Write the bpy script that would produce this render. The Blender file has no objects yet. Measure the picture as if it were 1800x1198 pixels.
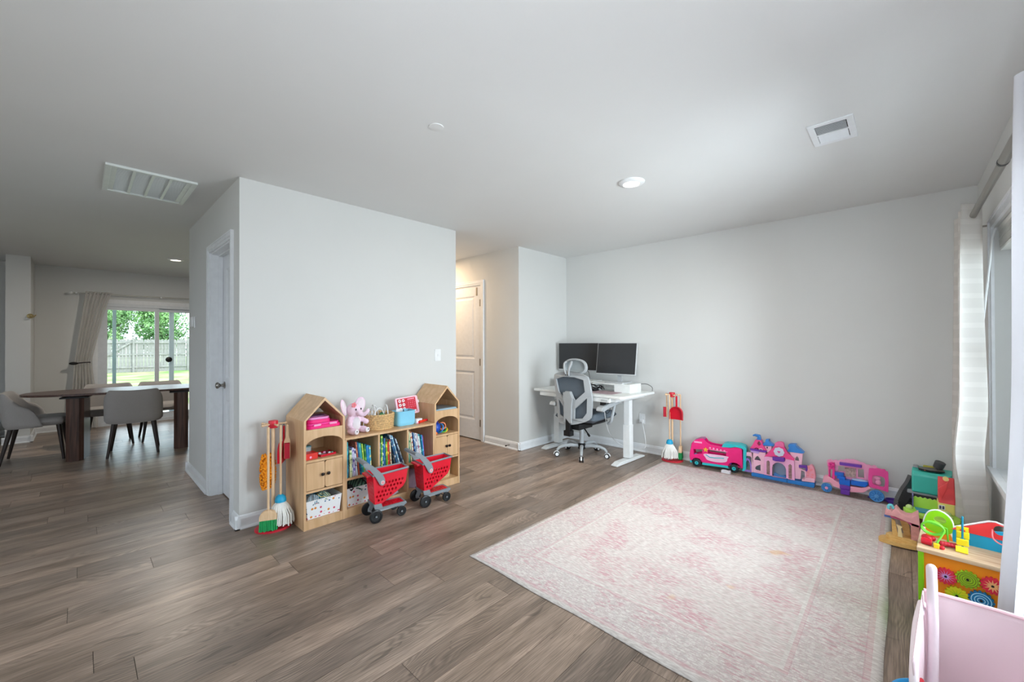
import bpy, bmesh, math, random
from math import sin, cos, pi, radians, sqrt
from mathutils import Vector, Matrix, Euler
from mathutils.geometry import tessellate_polygon
random.seed(11)
sc = bpy.context.scene
COL = sc.collection

# ---------------------------------------------------------------- camera, sky, daylight, exposure
cam_d = bpy.data.cameras.new('camera'); cam = bpy.data.objects.new('camera', cam_d); COL.objects.link(cam)
cam_d.sensor_width = 36.0; cam_d.lens = 721.96 / 1800 * 36.0
cam_d.clip_start = 0.05; cam_d.clip_end = 300
cam.matrix_world = (Matrix.Translation((0, 0, 1.2769)) @ Matrix.Rotation(radians(43.557), 4, 'Z')
                    @ Matrix.Rotation(radians(90 + 0.3478), 4, 'X') @ Matrix.Rotation(radians(-0.1621), 4, 'Z'))
sc.camera = cam
sc.view_settings.view_transform = 'Standard'; sc.view_settings.look = 'None'
sc.view_settings.exposure = 0.62; sc.view_settings.gamma = 1.0; sc.view_settings.use_curve_mapping = False
w = bpy.data.worlds.new('sky'); sc.world = w; w.use_nodes = True
nt = w.node_tree; bg = nt.nodes['Background']
bg.inputs['Color'].default_value = (0.80, 0.90, 1.0, 1); bg.inputs['Strength'].default_value = 3.2

def area(name, loc, direction, sx, sy, power, color=(1, 1, 1)):
    l = bpy.data.lights.new(name, 'AREA'); l.shape = 'RECTANGLE'; l.size = sx; l.size_y = sy
    l.energy = power; l.color = color
    o = bpy.data.objects.new(name, l); COL.objects.link(o); o.location = loc
    o.rotation_euler = Vector(direction).to_track_quat('-Z', 'Y').to_euler()
    return o
DAY = (0.90, 0.93, 1.0)
area('daylight_side_window', (0.74, 2.45, 1.22), (-1, 0.22, -0.22), 1.40, 1.4, 104, DAY)
area('photographer_bounce_flash', (-0.02, -0.20, 1.20), (-0.40, 0.60, 1), 0.4, 0.4, 20, (.86, .92, 1))
sun_d = bpy.data.lights.new('sun', 'SUN'); sun_d.energy = 2.0; sun_d.angle = radians(3); sun_d.color = (1, .95, .86)
sun = bpy.data.objects.new('sun', sun_d); COL.objects.link(sun); sun.rotation_euler = Euler((radians(38), 0, radians(130)))

# ---------------------------------------------------------------- materials
def lin(c):
    if isinstance(c, str):
        c = [int(c[i:i+2], 16) / 255 for i in (0, 2, 4)]
    return tuple((x / 12.92 if x <= .04045 else ((x + .055) / 1.055) ** 2.4) for x in c) + (1,)
_M = {}
def mat(name, c='808080', rough=.5, metal=0, trans=0, alpha=1, emit=None, estr=1, noise=0, nscale=20, bump=0, bscale=200, coat=0, ior=1.45, spec=.5):
    if name in _M: return _M[name]
    m = bpy.data.materials.new(name); m.use_nodes = True; t = m.node_tree; b = t.nodes['Principled BSDF']
    col = lin(c)
    b.inputs['Base Color'].default_value = col; b.inputs['Roughness'].default_value = rough
    b.inputs['Metallic'].default_value = metal; b.inputs['Transmission Weight'].default_value = trans
    b.inputs['Alpha'].default_value = alpha; b.inputs['Coat Weight'].default_value = coat; b.inputs['IOR'].default_value = ior
    b.inputs['Specular IOR Level'].default_value = spec
    if emit: b.inputs['Emission Color'].default_value = lin(emit); b.inputs['Emission Strength'].default_value = estr
    tc = t.nodes.new('ShaderNodeTexCoord')
    if noise or True:
        n = t.nodes.new('ShaderNodeTexNoise'); n.inputs['Scale'].default_value = nscale; n.inputs['Detail'].default_value = 4
        t.links.new(tc.outputs['Object'], n.inputs['Vector'])
        amt = noise or .04
        mr = t.nodes.new('ShaderNodeMapRange'); mr.inputs[1].default_value = .25; mr.inputs[2].default_value = .75
        mr.inputs[3].default_value = 1 - amt; mr.inputs[4].default_value = 1 + amt
        t.links.new(n.outputs['Fac'], mr.inputs[0])
        mx = t.nodes.new('ShaderNodeMix'); mx.data_type = 'RGBA'; mx.blend_type = 'MULTIPLY'; mx.inputs[0].default_value = 1
        mx.inputs[6].default_value = col; t.links.new(mr.outputs[0], mx.inputs[7]); t.links.new(mx.outputs[2], b.inputs['Base Color'])
    if bump:
        n2 = t.nodes.new('ShaderNodeTexNoise'); n2.inputs['Scale'].default_value = bscale; t.links.new(tc.outputs['Object'], n2.inputs['Vector'])
        bp = t.nodes.new('ShaderNodeBump'); bp.inputs['Strength'].default_value = bump; bp.inputs['Distance'].default_value = .002
        t.links.new(n2.outputs['Fac'], bp.inputs['Height']); t.links.new(bp.outputs[0], b.inputs['Normal'])
    _M[name] = m; return m
def N(t, kind, **kw):
    n = t.nodes.new(kind)
    for k, v in kw.items(): setattr(n, k, v)
    return n
def mathn(t, op, a, b=None, clamp=False):
    n = N(t, 'ShaderNodeMath', operation=op); n.use_clamp = clamp
    for i, x in enumerate((a, b)):
        if x is None: continue
        if isinstance(x, (int, float)): n.inputs[i].default_value = x
        else: t.links.new(x, n.inputs[i])
    return n.outputs[0]
def mixc(t, f, a, b, mode='MIX'):
    n = N(t, 'ShaderNodeMix', data_type='RGBA', blend_type=mode)
    for i, x in ((0, f), (6, a), (7, b)):
        if isinstance(x, (int, float)): n.inputs[i].default_value = x
        elif isinstance(x, tuple): n.inputs[i].default_value = x
        else: t.links.new(x, n.inputs[i])
    return n.outputs[2]
def stretch(t, vec, s):
    n = N(t, 'ShaderNodeMapping'); n.inputs['Scale'].default_value = s; t.links.new(vec, n.inputs['Vector']); return n.outputs[0]

def floor_mat():
    m = bpy.data.materials.new('wood_plank_vinyl'); m.use_nodes = True; t = m.node_tree; b = t.nodes['Principled BSDF']
    geo = N(t, 'ShaderNodeNewGeometry'); oi = N(t, 'ShaderNodeObjectInfo')
    rnd = oi.outputs['Random']
    off = N(t, 'ShaderNodeCombineXYZ'); t.links.new(mathn(t, 'MULTIPLY', rnd, 37.0), off.inputs[0]); t.links.new(mathn(t, 'MULTIPLY', rnd, 91.0), off.inputs[1])
    va = N(t, 'ShaderNodeVectorMath', operation='ADD'); t.links.new(geo.outputs['Position'], va.inputs[0]); t.links.new(off.outputs[0], va.inputs[1])
    P = va.outputs[0]
    def nz(scv, det=5, dist=0):
        n = N(t, 'ShaderNodeTexNoise'); n.inputs['Scale'].default_value = 1; n.inputs['Detail'].default_value = det; n.inputs['Distortion'].default_value = dist
        t.links.new(stretch(t, P, scv), n.inputs['Vector']); return n
    def mr(x, a, c, lo, hi):
        n = N(t, 'ShaderNodeMapRange'); n.inputs[1].default_value = a; n.inputs[2].default_value = c; n.inputs[3].default_value = lo; n.inputs[4].default_value = hi
        t.links.new(x, n.inputs[0]); return n.outputs[0]
    broad = nz((9, 1.3, 1), 3, .4).outputs['Fac']; n2 = nz((170, 7, 1), 4)
    warp = nz((4.5, .95, 1), 2, .0).outputs['Fac']; sx_ = N(t, 'ShaderNodeSeparateXYZ'); t.links.new(P, sx_.inputs[0])
    u = mathn(t, 'ADD', sx_.outputs[0], mathn(t, 'MULTIPLY', warp, .42))
    ring = mathn(t, 'SINE', mathn(t, 'MULTIPLY', u, 520.0))
    rmask = mr(nz((6, 1.1, 1), 2).outputs['Fac'], .42, .60, .15, 1)
    r = N(t, 'ShaderNodeValToRGB'); t.links.new(broad, r.inputs[0])
    r.color_ramp.elements[0].position = .32; r.color_ramp.elements[0].color = lin('786759')
    r.color_ramp.elements[1].position = .66; r.color_ramp.elements[1].color = lin('ab9585')
    c = mixc(t, mr(rnd, 0, 1, 0, .25), r.outputs[0], lin('8a817a'))
    c = mixc(t, 1.0, c, mr(n2.outputs['Fac'], .36, .64, .72, 1.20), 'MULTIPLY')
    rr_ = mathn(t, 'ADD', 1.0, mathn(t, 'MULTIPLY', mathn(t, 'MULTIPLY', ring, rmask), .20))
    c = mixc(t, 1.0, c, rr_, 'MULTIPLY')
    knot = mr(nz((14, 5, 1), 1, 1.5).outputs['Fac'], .70, .76, 1, .62); c = mixc(t, 1.0, c, knot, 'MULTIPLY')
    v2_ = mathn(t, 'FRACT', mathn(t, 'MULTIPLY', rnd, 7.31))
    c = mixc(t, 1.0, c, mr(v2_, 0, 1, .66, 1.16), 'MULTIPLY')
    t.links.new(c, b.inputs['Base Color'])
    b.inputs['Roughness'].default_value = .33; b.inputs['Specular IOR Level'].default_value = .5
    bp = N(t, 'ShaderNodeBump'); bp.inputs['Strength'].default_value = .35; bp.inputs['Distance'].default_value = .0015
    t.links.new(n2.outputs['Fac'], bp.inputs['Height']); t.links.new(bp.outputs[0], b.inputs['Normal'])
    return m
M_FLOOR = floor_mat()

def wood_mat(name, c1, c2, sc_=(1, 1, 30), rough=.45, scale=6):
    m = bpy.data.materials.new(name); m.use_nodes = True; t = m.node_tree; b = t.nodes['Principled BSDF']
    tc = N(t, 'ShaderNodeTexCoord'); n = N(t, 'ShaderNodeTexNoise'); n.inputs['Scale'].default_value = scale; n.inputs['Detail'].default_value = 5
    n.inputs['Distortion'].default_value = .4
    t.links.new(stretch(t, tc.outputs['Object'], sc_), n.inputs['Vector'])
    r = N(t, 'ShaderNodeValToRGB'); t.links.new(n.outputs['Fac'], r.inputs[0]); r.color_ramp.elements[0].position = .35; r.color_ramp.elements[1].position = .65
    r.color_ramp.elements[0].color = lin(c1); r.color_ramp.elements[1].color = lin(c2)
    t.links.new(r.outputs[0], b.inputs['Base Color']); b.inputs['Roughness'].default_value = rough
    return m

def rug_mat(hx, hy):
    m = bpy.data.materials.new('distressed_rug'); m.use_nodes = True; t = m.node_tree; b = t.nodes['Principled BSDF']
    tc = N(t, 'ShaderNodeTexCoord'); P = tc.outputs['Object']
    s = N(t, 'ShaderNodeSeparateXYZ'); t.links.new(P, s.inputs[0])
    dx = mathn(t, 'SUBTRACT', hx, mathn(t, 'ABSOLUTE', s.outputs[0])); dy = mathn(t, 'SUBTRACT', hy, mathn(t, 'ABSOLUTE', s.outputs[1]))
    d = mathn(t, 'MINIMUM', dx, dy)
    def noise(scv, det=5, dist=0):
        n = N(t, 'ShaderNodeTexNoise'); n.inputs['Scale'].default_value = 1; n.inputs['Detail'].default_value = det; n.inputs['Distortion'].default_value = dist
        t.links.new(stretch(t, P, scv), n.inputs['Vector']); return n.outputs['Fac']
    def ramp(x, a, c, lo=0., hi=1.):
        n = N(t, 'ShaderNodeMapRange'); n.inputs[1].default_value = a; n.inputs[2].default_value = c; n.inputs[3].default_value = lo; n.inputs[4].default_value = hi
        t.links.new(x, n.inputs[0]); return n.outputs[0]
    def band(a, c):
        return mathn(t, 'MULTIPLY', mathn(t, 'GREATER_THAN', d, a), mathn(t, 'LESS_THAN', d, c))
    patch = ramp(noise((3.0, 4.2, 1), 5, .5), .46, .62)
    streak = ramp(noise((26, 110, 1), 5), .47, .60)
    streak2 = ramp(noise((22, 75, 1), 6, .3), .50, .62)
    vo = N(t, 'ShaderNodeTexVoronoi', feature='DISTANCE_TO_EDGE'); vo.inputs['Scale'].default_value = 42
    nz = N(t, 'ShaderNodeTexNoise'); nz.inputs['Scale'].default_value = 40; t.links.new(P, nz.inputs['Vector'])
    t.links.new(mixc(t, .06, P, nz.outputs['Color']), vo.inputs['Vector'])
    lace = ramp(vo.outputs['Distance'], .05, .12, 1, 0)
    patch2 = ramp(noise((5, 5, 1), 3, .5), .47, .58)
    inborder = band(.055, .27)
    fld = mathn(t, 'GREATER_THAN', d, .30)
    pk = mathn(t, 'MULTIPLY', fld, mathn(t, 'MULTIPLY', mathn(t, 'ADD', mathn(t, 'MULTIPLY', patch, 1.0), .26), mathn(t, 'MAXIMUM', streak, streak2)))
    pb = mathn(t, 'MULTIPLY', inborder, mathn(t, 'ADD', mathn(t, 'MULTIPLY', lace, .30), mathn(t, 'MULTIPLY', mathn(t, 'MULTIPLY', streak2, patch2), .9)))
    ln = mathn(t, 'MULTIPLY', mathn(t, 'ADD', band(.036, .060), band(.266, .284)), mathn(t, 'ADD', .35, mathn(t, 'MULTIPLY', streak2, .5)))
    f = mathn(t, 'ADD', mathn(t, 'ADD', pk, pb), ln, clamp=True)
    base = mixc(t, ramp(noise((30, 130, 1), 4), .4, .6), lin('c8c0bb'), lin('dfdad5'))
    c = mixc(t, mathn(t, 'MULTIPLY', f, .68), base, lin('c68d98'))
    gr = mathn(t, 'MULTIPLY', band(.055, .27), mathn(t, 'MULTIPLY', mathn(t, 'MAXIMUM', lace, ramp(noise((30, 30, 1), 3), .55, .6)), .20))
    c = mixc(t, gr, c, lin('a9a5a8'))
    ye = mathn(t, 'MULTIPLY', ramp(noise((3.4, 4.1, 1), 2), .69, .73), .5)
    c = mixc(t, mathn(t, 'MULTIPLY', ye, fld), c, lin('d9b07a'))
    t.links.new(c, b.inputs['Base Color']); b.inputs['Roughness'].default_value = .95; b.inputs['Specular IOR Level'].default_value = .1
    bp = N(t, 'ShaderNodeBump'); bp.inputs['Strength'].default_value = .3; bp.inputs['Distance'].default_value = .002
    t.links.new(noise((300, 300, 1), 2), bp.inputs['Height']); t.links.new(bp.outputs[0], b.inputs['Normal'])
    return m

def sheer_mat(name, c, stripes=True, opacity=.82, tl=.5):
    m = bpy.data.materials.new(name); m.use_nodes = True; t = m.node_tree
    for n in list(t.nodes): t.nodes.remove(n)
    out = N(t, 'ShaderNodeOutputMaterial'); tc = N(t, 'ShaderNodeTexCoord')
    df = N(t, 'ShaderNodeBsdfDiffuse'); tr = N(t, 'ShaderNodeBsdfTranslucent'); tp = N(t, 'ShaderNodeBsdfTransparent')
    df.inputs[0].default_value = lin(c); tr.inputs[0].default_value = lin(c)
    m1 = N(t, 'ShaderNodeMixShader'); m1.inputs[0].default_value = tl; t.links.new(df.outputs[0], m1.inputs[1]); t.links.new(tr.outputs[0], m1.inputs[2])
    m2 = N(t, 'ShaderNodeMixShader')
    if stripes:
        s = N(t, 'ShaderNodeSeparateXYZ'); t.links.new(tc.outputs['Object'], s.inputs[0])
        w_ = mathn(t, 'FRACT', mathn(t, 'MULTIPLY', s.outputs[2], 11.5))
        st = mathn(t, 'GREATER_THAN', w_, .66)
        t.links.new(mathn(t, 'ADD', opacity - .02, mathn(t, 'MULTIPLY', st, .07)), m2.inputs[0])
    else: m2.inputs[0].default_value = opacity
    t.links.new(tp.outputs[0], m2.inputs[1]); t.links.new(m1.outputs[0], m2.inputs[2]); t.links.new(m2.outputs[0], out.inputs[0])
    return m

def dots_mat():
    m = bpy.data.materials.new('white_fabric_coloured_dots'); m.use_nodes = True; t = m.node_tree; b = t.nodes['Principled BSDF']
    tc = N(t, 'ShaderNodeTexCoord'); v = N(t, 'ShaderNodeTexVoronoi', feature='F1'); v.inputs['Scale'].default_value = 32; v.inputs['Randomness'].default_value = .45
    t.links.new(stretch(t, tc.outputs['Object'], (.01, 1, 1)), v.inputs['Vector'])
    s = N(t, 'ShaderNodeSeparateColor'); t.links.new(v.outputs['Color'], s.inputs[0])
    r = N(t, 'ShaderNodeValToRGB'); r.color_ramp.interpolation = 'CONSTANT'
    cols = ['d98a3c', 'cf4a6a', '4a7a9c', 'e0a06a', 'c88', '6aa0b8']
    e = r.color_ramp.elements; e[0].color = lin(cols[0]); e[0].position = 0; e[1].position = .2; e[1].color = lin(cols[1])
    for p_, c_ in ((.4, '3f6f93'), (.6, 'dba37c'), (.8, 'd87a90')):
        k = e.new(p_); k.color = lin(c_)
    t.links.new(s.outputs[0], r.inputs[0])
    f = mathn(t, 'LESS_THAN', v.outputs['Distance'], .26)
    t.links.new(mixc(t, f, lin('eceef0'), r.outputs[0]), b.inputs['Base Color']); b.inputs['Roughness'].default_value = .9
    return m
def book_mat(c, c2, seed):
    nm = 'book_cover_%s_%d' % (c, seed)
    m = bpy.data.materials.new(nm); m.use_nodes = True; t = m.node_tree; b = t.nodes['Principled BSDF']
    tc = N(t, 'ShaderNodeTexCoord'); n = N(t, 'ShaderNodeTexNoise'); n.inputs['Scale'].default_value = 30; n.inputs['Detail'].default_value = 1
    mp = N(t, 'ShaderNodeMapping'); mp.inputs['Location'].default_value = (seed * 3.7, seed, seed * 1.3); mp.inputs['Scale'].default_value = (1, .6, 1)
    t.links.new(tc.outputs['Object'], mp.inputs['Vector']); t.links.new(mp.outputs[0], n.inputs['Vector'])
    f = N(t, 'ShaderNodeMapRange'); f.inputs[1].default_value = .54; f.inputs[2].default_value = .57; t.links.new(n.outputs['Fac'], f.inputs[0])
    t.links.new(mixc(t, f.outputs[0], lin(c), lin(c2)), b.inputs['Base Color']); b.inputs['Roughness'].default_value = .35
    return m

# ---------------------------------------------------------------- mesh builder
class MB:
    def __init__(s): s.v = []; s.f = []; s.m = []; s.k = 0; s.X = Matrix.Identity(4)
    def add(s, vs, fs):
        b = len(s.v); s.v += [tuple(s.X @ Vector(p)) for p in vs]; s.f += [tuple(i + b for i in f) for f in fs]; s.m += [s.k] * len(fs); return s
    def box(s, x0, x1, y0, y1, z0, z1):
        v = [(x, y, z) for z in (z0, z1) for y in (y0, y1) for x in (x0, x1)]
        return s.add(v, [(0, 2, 3, 1), (4, 5, 7, 6), (0, 1, 5, 4), (2, 6, 7, 3), (0, 4, 6, 2), (1, 3, 7, 5)])
    def obox(s, c, size, R):
        o = s.X.copy(); s.X = s.X @ Matrix.Translation(c) @ R; a, b, d = [x / 2 for x in size]; s.box(-a, a, -b, b, -d, d); s.X = o; return s
    def bar(s, p, q, wx, wy, up=(0, 0, 1)):
        p, q = Vector(p), Vector(q); d = q - p; R = d.to_track_quat('Z', 'Y').to_matrix().to_4x4()
        return s.obox((p + q) / 2, (wx, wy, d.length), R)
    def cyl(s, p, q, r0, r1=None, n=12):
        if r1 is None: r1 = r0
        p, q = Vector(p), Vector(q); d = (q - p); R = d.to_track_quat('Z', 'Y').to_matrix()
        v = [tuple(p + R @ Vector((r0 * cos(2 * pi * i / n), r0 * sin(2 * pi * i / n), 0))) for i in range(n)]
        v += [tuple(q + R @ Vector((r1 * cos(2 * pi * i / n), r1 * sin(2 * pi * i / n), 0))) for i in range(n)]
        return s.add(v, [(i, (i + 1) % n, n + (i + 1) % n, n + i) for i in range(n)] + [tuple(range(n - 1, -1, -1)), tuple(range(n, 2 * n))])
    def tube(s, pts, r, n=8, closed=False):
        pts = [Vector(p) for p in pts]; L = len(pts); v = []; prev = None
        rr = r if isinstance(r, (list, tuple)) else [r] * L
        for i, p in enumerate(pts):
            a = pts[(i - 1) % L] if (closed or i) else p; b = pts[(i + 1) % L] if (closed or i < L - 1) else p
            d = (b - a).normalized()
            if prev is None: u = d.orthogonal().normalized()
            else: u = (prev - d * prev.dot(d)).normalized()
            prev = u; w_ = d.cross(u)
            v += [tuple(p + (u * cos(2 * pi * k / n) + w_ * sin(2 * pi * k / n)) * rr[i]) for k in range(n)]
        f = []
        for i in range(L if closed else L - 1):
            j = (i + 1) % L
            f += [(i * n + k, i * n + (k + 1) % n, j * n + (k + 1) % n, j * n + k) for k in range(n)]
        if not closed: f += [tuple(range(n - 1, -1, -1)), tuple(range((L - 1) * n, L * n))]
        return s.add(v, f)
    def lathe(s, prof, c=(0, 0, 0), n=20, sx=1, sy=1, R=None):
        v = []; c = Vector(c); R = R or Matrix.Identity(3)
        for r, z in prof: v += [tuple(c + R @ Vector((r * sx * cos(2 * pi * i / n), r * sy * sin(2 * pi * i / n), z))) for i in range(n)]
        f = [(j * n + i, j * n + (i + 1) % n, (j + 1) * n + (i + 1) % n, (j + 1) * n + i) for j in range(len(prof) - 1) for i in range(n)]
        if prof[0][0] > 1e-5: f.append(tuple(range(n - 1, -1, -1)))
        if prof[-1][0] > 1e-5: f.append(tuple(range((len(prof) - 1) * n, len(prof) * n)))
        return s.add(v, f)
    def sph(s, c, r, n=14, m=9, R=None):
        if isinstance(r, (int, float)): r = (r, r, r)
        c = Vector(c); v = []; R = R or Matrix.Identity(3)
        for j in range(m + 1):
            t_ = pi * j / m
            for i in range(n):
                a = 2 * pi * i / n; v.append(tuple(c + R @ Vector((r[0] * sin(t_) * cos(a), r[1] * sin(t_) * sin(a), -r[2] * cos(t_)))))
        return s.add(v, [(j * n + i, j * n + (i + 1) % n, (j + 1) * n + (i + 1) % n, (j + 1) * n + i) for j in range(m) for i in range(n)])
    def prism(s, outer, holes=(), d0=0., d1=.01, plane='xz', fn=None):
        """polygon with holes, extruded from d0 to d1 along the missing axis; fn(u, v, d) -> 3-D point overrides the plane"""
        if fn is None:
            fn = {'xz': lambda u, v, d: (u, d, v), 'yz': lambda u, v, d: (d, u, v), 'xy': lambda u, v, d: (u, v, d)}[plane]
        loops = [list(outer)] + [list(h) for h in holes]
        flat = [p for l in loops for p in l]; n = len(flat)
        tris = tessellate_polygon([[Vector((p[0], p[1], 0)) for p in l] for l in loops])
        v = [fn(p[0], p[1], d0) for p in flat] + [fn(p[0], p[1], d1) for p in flat]
        f = [tuple(t_) for t_ in tris] + [tuple(n + i for i in reversed(t_)) for t_ in tris]
        b = 0
        for l in loops:
            k = len(l); f += [(b + i, b + (i + 1) % k, n + b + (i + 1) % k, n + b + i) for i in range(k)]; b += k
        return s.add(v, f)
    def surf(s, fn, nu, nv, thick=None):
        v = [tuple(fn(i / nu, j / nv)) for j in range(nv + 1) for i in range(nu + 1)]
        return s.add(v, [(j * (nu + 1) + i, j * (nu + 1) + i + 1, (j + 1) * (nu + 1) + i + 1, (j + 1) * (nu + 1) + i) for j in range(nv) for i in range(nu)])
    def mesh(s, name, mats, smooth=35):
        me = bpy.data.meshes.new(name); me.from_pydata(s.v, [], s.f)
        for m in (mats if isinstance(mats, (list, tuple)) else [mats]): me.materials.append(m)
        for p, k in zip(me.polygons, s.m): p.material_index = k
        bm = bmesh.new(); bm.from_mesh(me); bmesh.ops.remove_doubles(bm, verts=bm.verts, dist=1e-6); bmesh.ops.recalc_face_normals(bm, faces=bm.faces); bm.to_mesh(me); bm.free()
        if smooth: me.shade_smooth(); me.set_sharp_from_angle(angle=radians(smooth))
        return me
    def build(s, name, mats, parent=None, smooth=35, bevel=0, bseg=2, solid=0, sub=0, loc=None, rot=None):
        o = bpy.data.objects.new(name, s.mesh(name, mats, smooth)); COL.objects.link(o)
        if parent: o.parent = parent
        if loc: o.location = loc
        if rot: o.rotation_euler = rot
        if solid: md = o.modifiers.new('solid', 'SOLIDIFY'); md.thickness = solid; md.offset = 0
        if bevel: md = o.modifiers.new('bevel', 'BEVEL'); md.width = bevel; md.segments = bseg; md.limit_method = 'ANGLE'; md.angle_limit = radians(40); md.harden_normals = False
        if sub: md = o.modifiers.new('sub', 'SUBSURF'); md.levels = sub; md.render_levels = sub
        return o
def tag(o, label=None, cat=None, group=None, kind=None):
    if label: o['label'] = label
    if cat: o['category'] = cat
    if group: o['group'] = group
    if kind: o['kind'] = kind
    return o
def thing(name, label, cat, loc=(0, 0, 0), rz=0, group=None):
    o = bpy.data.objects.new(name, None); COL.objects.link(o); o.location = loc; o.rotation_euler = (0, 0, rz)
    o.empty_display_size = .05
    return tag(o, label, cat, group)
def copy_tree(o, parent=None):
    c = o.copy(); COL.objects.link(c)
    if parent: c.parent = parent
    for ch in list(o.children): copy_tree(ch, c)
    return c
def arc(cx, cy, r, a0, a1, n, ry=None):
    ry = r if ry is None else ry
    return [(cx + r * cos(radians(a0 + (a1 - a0) * i / n)), cy + ry * sin(radians(a0 + (a1 - a0) * i / n))) for i in range(n + 1)]
def circ(cx, cy, r, n=16, ry=None):
    ry = r if ry is None else ry
    return [(cx + r * cos(2 * pi * i / n), cy + ry * sin(2 * pi * i / n)) for i in range(n)]
def rrect(x0, x1, y0, y1, r, n=4):
    return (arc(x1 - r, y1 - r, r, 0, 90, n) + arc(x0 + r, y1 - r, r, 90, 180, n) + arc(x0 + r, y0 + r, r, 180, 270, n) + arc(x1 - r, y0 + r, r, 270, 360, n))
def spline(pts, n=8, closed=False):
    P = [Vector(p) for p in pts]; L = len(P); out = []
    for i in range(L if closed else L - 1):
        a, b, c, d = (P[(i - 1) % L] if closed or i else P[i]), P[i], P[(i + 1) % L], (P[(i + 2) % L] if closed or i < L - 2 else P[i + 1])
        for k in range(n):
            t_ = k / n; out.append(.5 * ((2 * b) + (c - a) * t_ + (2 * a - 5 * b + 4 * c - d) * t_ ** 2 + (3 * b - a - 3 * c + d) * t_ ** 3))
    if not closed: out.append(P[-1])
    return [tuple(p) for p in out]
def RX(a): return Matrix.Rotation(radians(a), 4, 'X')
def RY(a): return Matrix.Rotation(radians(a), 4, 'Y')
def RZ(a): return Matrix.Rotation(radians(a), 4, 'Z')

# common materials
WALL = mat('wall_paint', 'd3d4d2', .75, noise=.01, nscale=3, bump=.05, bscale=300)
CEIL = mat('ceiling_paint', 'dcdddc', .85, noise=.01, nscale=3, bump=.08, bscale=180)
TRIM = mat('white_trim', 'e6e9ec', .35)
WHITE = mat('white_plastic', 'e6e8e9', .4)
BLACK = mat('black_plastic', '151517', .4)
STEEL = mat('brushed_nickel', '9a958e', .3, metal=1)
RED = mat('red_plastic', 'c8102a', .3)
PINK = mat('hot_pink_plastic', 'ee1f7c', .3)
LPINK = mat('light_pink_plastic', 'f2a3c8', .35)
TEAL = mat('teal_plastic', '2cc0c8', .35)
BLUE = mat('blue_plastic', '2f82d8', .35)
PURPLE = mat('purple_plastic', '5a3aa0', .35)
LILAC = mat('lilac_plastic', 'c3a0dd', .4)
YEL = mat('yellow_plastic', 'f0c820', .4)
GREEN = mat('lime_plastic', '8fd02c', .4)
ORANGE = mat('orange_paint', 'f08a14', .45)
GREYP = mat('grey_plastic', '8d9296', .4)
BEECH = wood_mat('beech_laminate', 'c7a075', 'd6b188', (9, 9, 1.2), .4, 3)
STICK = wood_mat('pale_wood_stick', 'd8b48c', 'e6c7a2', (8, 8, 1), .5, 20)
# ---------------------------------------------------------------- room shell
H = 2.44; XB, YB, YB2 = -3.335, .761, 2.669; XL = -5.236; YN, YD = 3.6185, 4.579; XN = -3.3276; XW = .4104; XD = -9.05; YF = -3.0
def struct(name, mb, m, bevel=0, smooth=0, **k):
    o = mb.build(name, m, smooth=smooth, bevel=bevel, **k); return tag(o, kind='structure')
fl = struct('floor', MB().box(XD - .1, XW + .12, YF, YD + .1, -.12, -.004), mat('floor_joint', '3a302a', .7))
# individual planks, those in view as objects of their own
PW, PL, GAP, PT = .1655, 1.22, .0018, .004
pm = MB().box(GAP / 2, PW - GAP / 2, GAP / 2, PL - GAP / 2, -PT, 0).mesh('plank', M_FLOOR, 0)
def meshbox(y0, y1): return MB().box(GAP / 2, PW - GAP / 2, GAP / 2, y1 - y0 - GAP / 2, -PT, 0)
Rc = cam.matrix_world.to_3x3().inverted(); Cc = Vector((0, 0, 1.2769))
def shown(x0, x1, y0, y1):
    if x0 > XL + .1 and x1 < XB - .1 and y0 > YB + .1 and y1 < YB2 - .1: return False
    if x1 < XB + .05 and y0 > YB2 and x0 < -5: return False
    ok = 0
    for i in range(5):
        for j in range(7):
            p = Rc @ (Vector((x0 + (x1 - x0) * i / 4, y0 + (y1 - y0) * j / 6, 0)) - Cc)
            if p.z < -.05 and abs(p.x / -p.z) < 900 / 722 and abs(p.y / -p.z) < 599 / 722: ok += 1
    return ok > 1
cands = []; rest = MB(); rng = random.Random(4)
row0 = -1.956
i0 = int(math.floor((XD - row0) / PW)); i1 = int(math.ceil((XW - row0) / PW))
for i in range(i0, i1 + 1):
    x0 = row0 + i * PW; y = YF - rng.random() * PL
    while y < YD:
        a, b = max(y, YF), min(y + PL, YD + .02); xa, xb_ = max(x0, XD - .05), min(x0 + PW, XW + .05)
        if b - a > .02 and xb_ - xa > .02: cands.append((xa, xb_, a, b))
        y += PL
vis = [c for c in cands if shown(*c)]
vis.sort(key=lambda c: ((c[0] + c[1]) / 2) ** 2 + ((c[2] + c[3]) / 2) ** 2)
near = set(vis[:296])
for c in cands:
    if c in near:
        if abs(c[1] - c[0] - PW) < 1e-6 and abs(c[3] - c[2] - PL) < 1e-6: me = pm
        else: me = MB().box(GAP / 2, c[1] - c[0] - GAP / 2, GAP / 2, c[3] - c[2] - GAP / 2, -PT, 0).mesh('plank', M_FLOOR, 0)
        o = bpy.data.objects.new('plank', me); COL.objects.link(o); o.location = (c[0], c[2], 0); o.parent = fl
    else: rest.box(c[0] + GAP / 2, c[1] - GAP / 2, c[2] + GAP / 2, c[3] - GAP / 2, -PT, 0)
o = rest.build('remaining_planks', M_FLOOR, fl, 0); tag(o, kind='stuff')
struct('ceiling', MB().box(XD - .1, XW + .12, YF, YD + .1, H, H + .1), CEIL)
struct('wall_back', MB().box(XD, XW + .12, YD, YD + .1, 0, H), WALL)
T = .12
WY0, WY1, WZ0, WZ1 = 1.30, 3.86, .50, 1.98          # side window opening
mb = MB()
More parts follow.
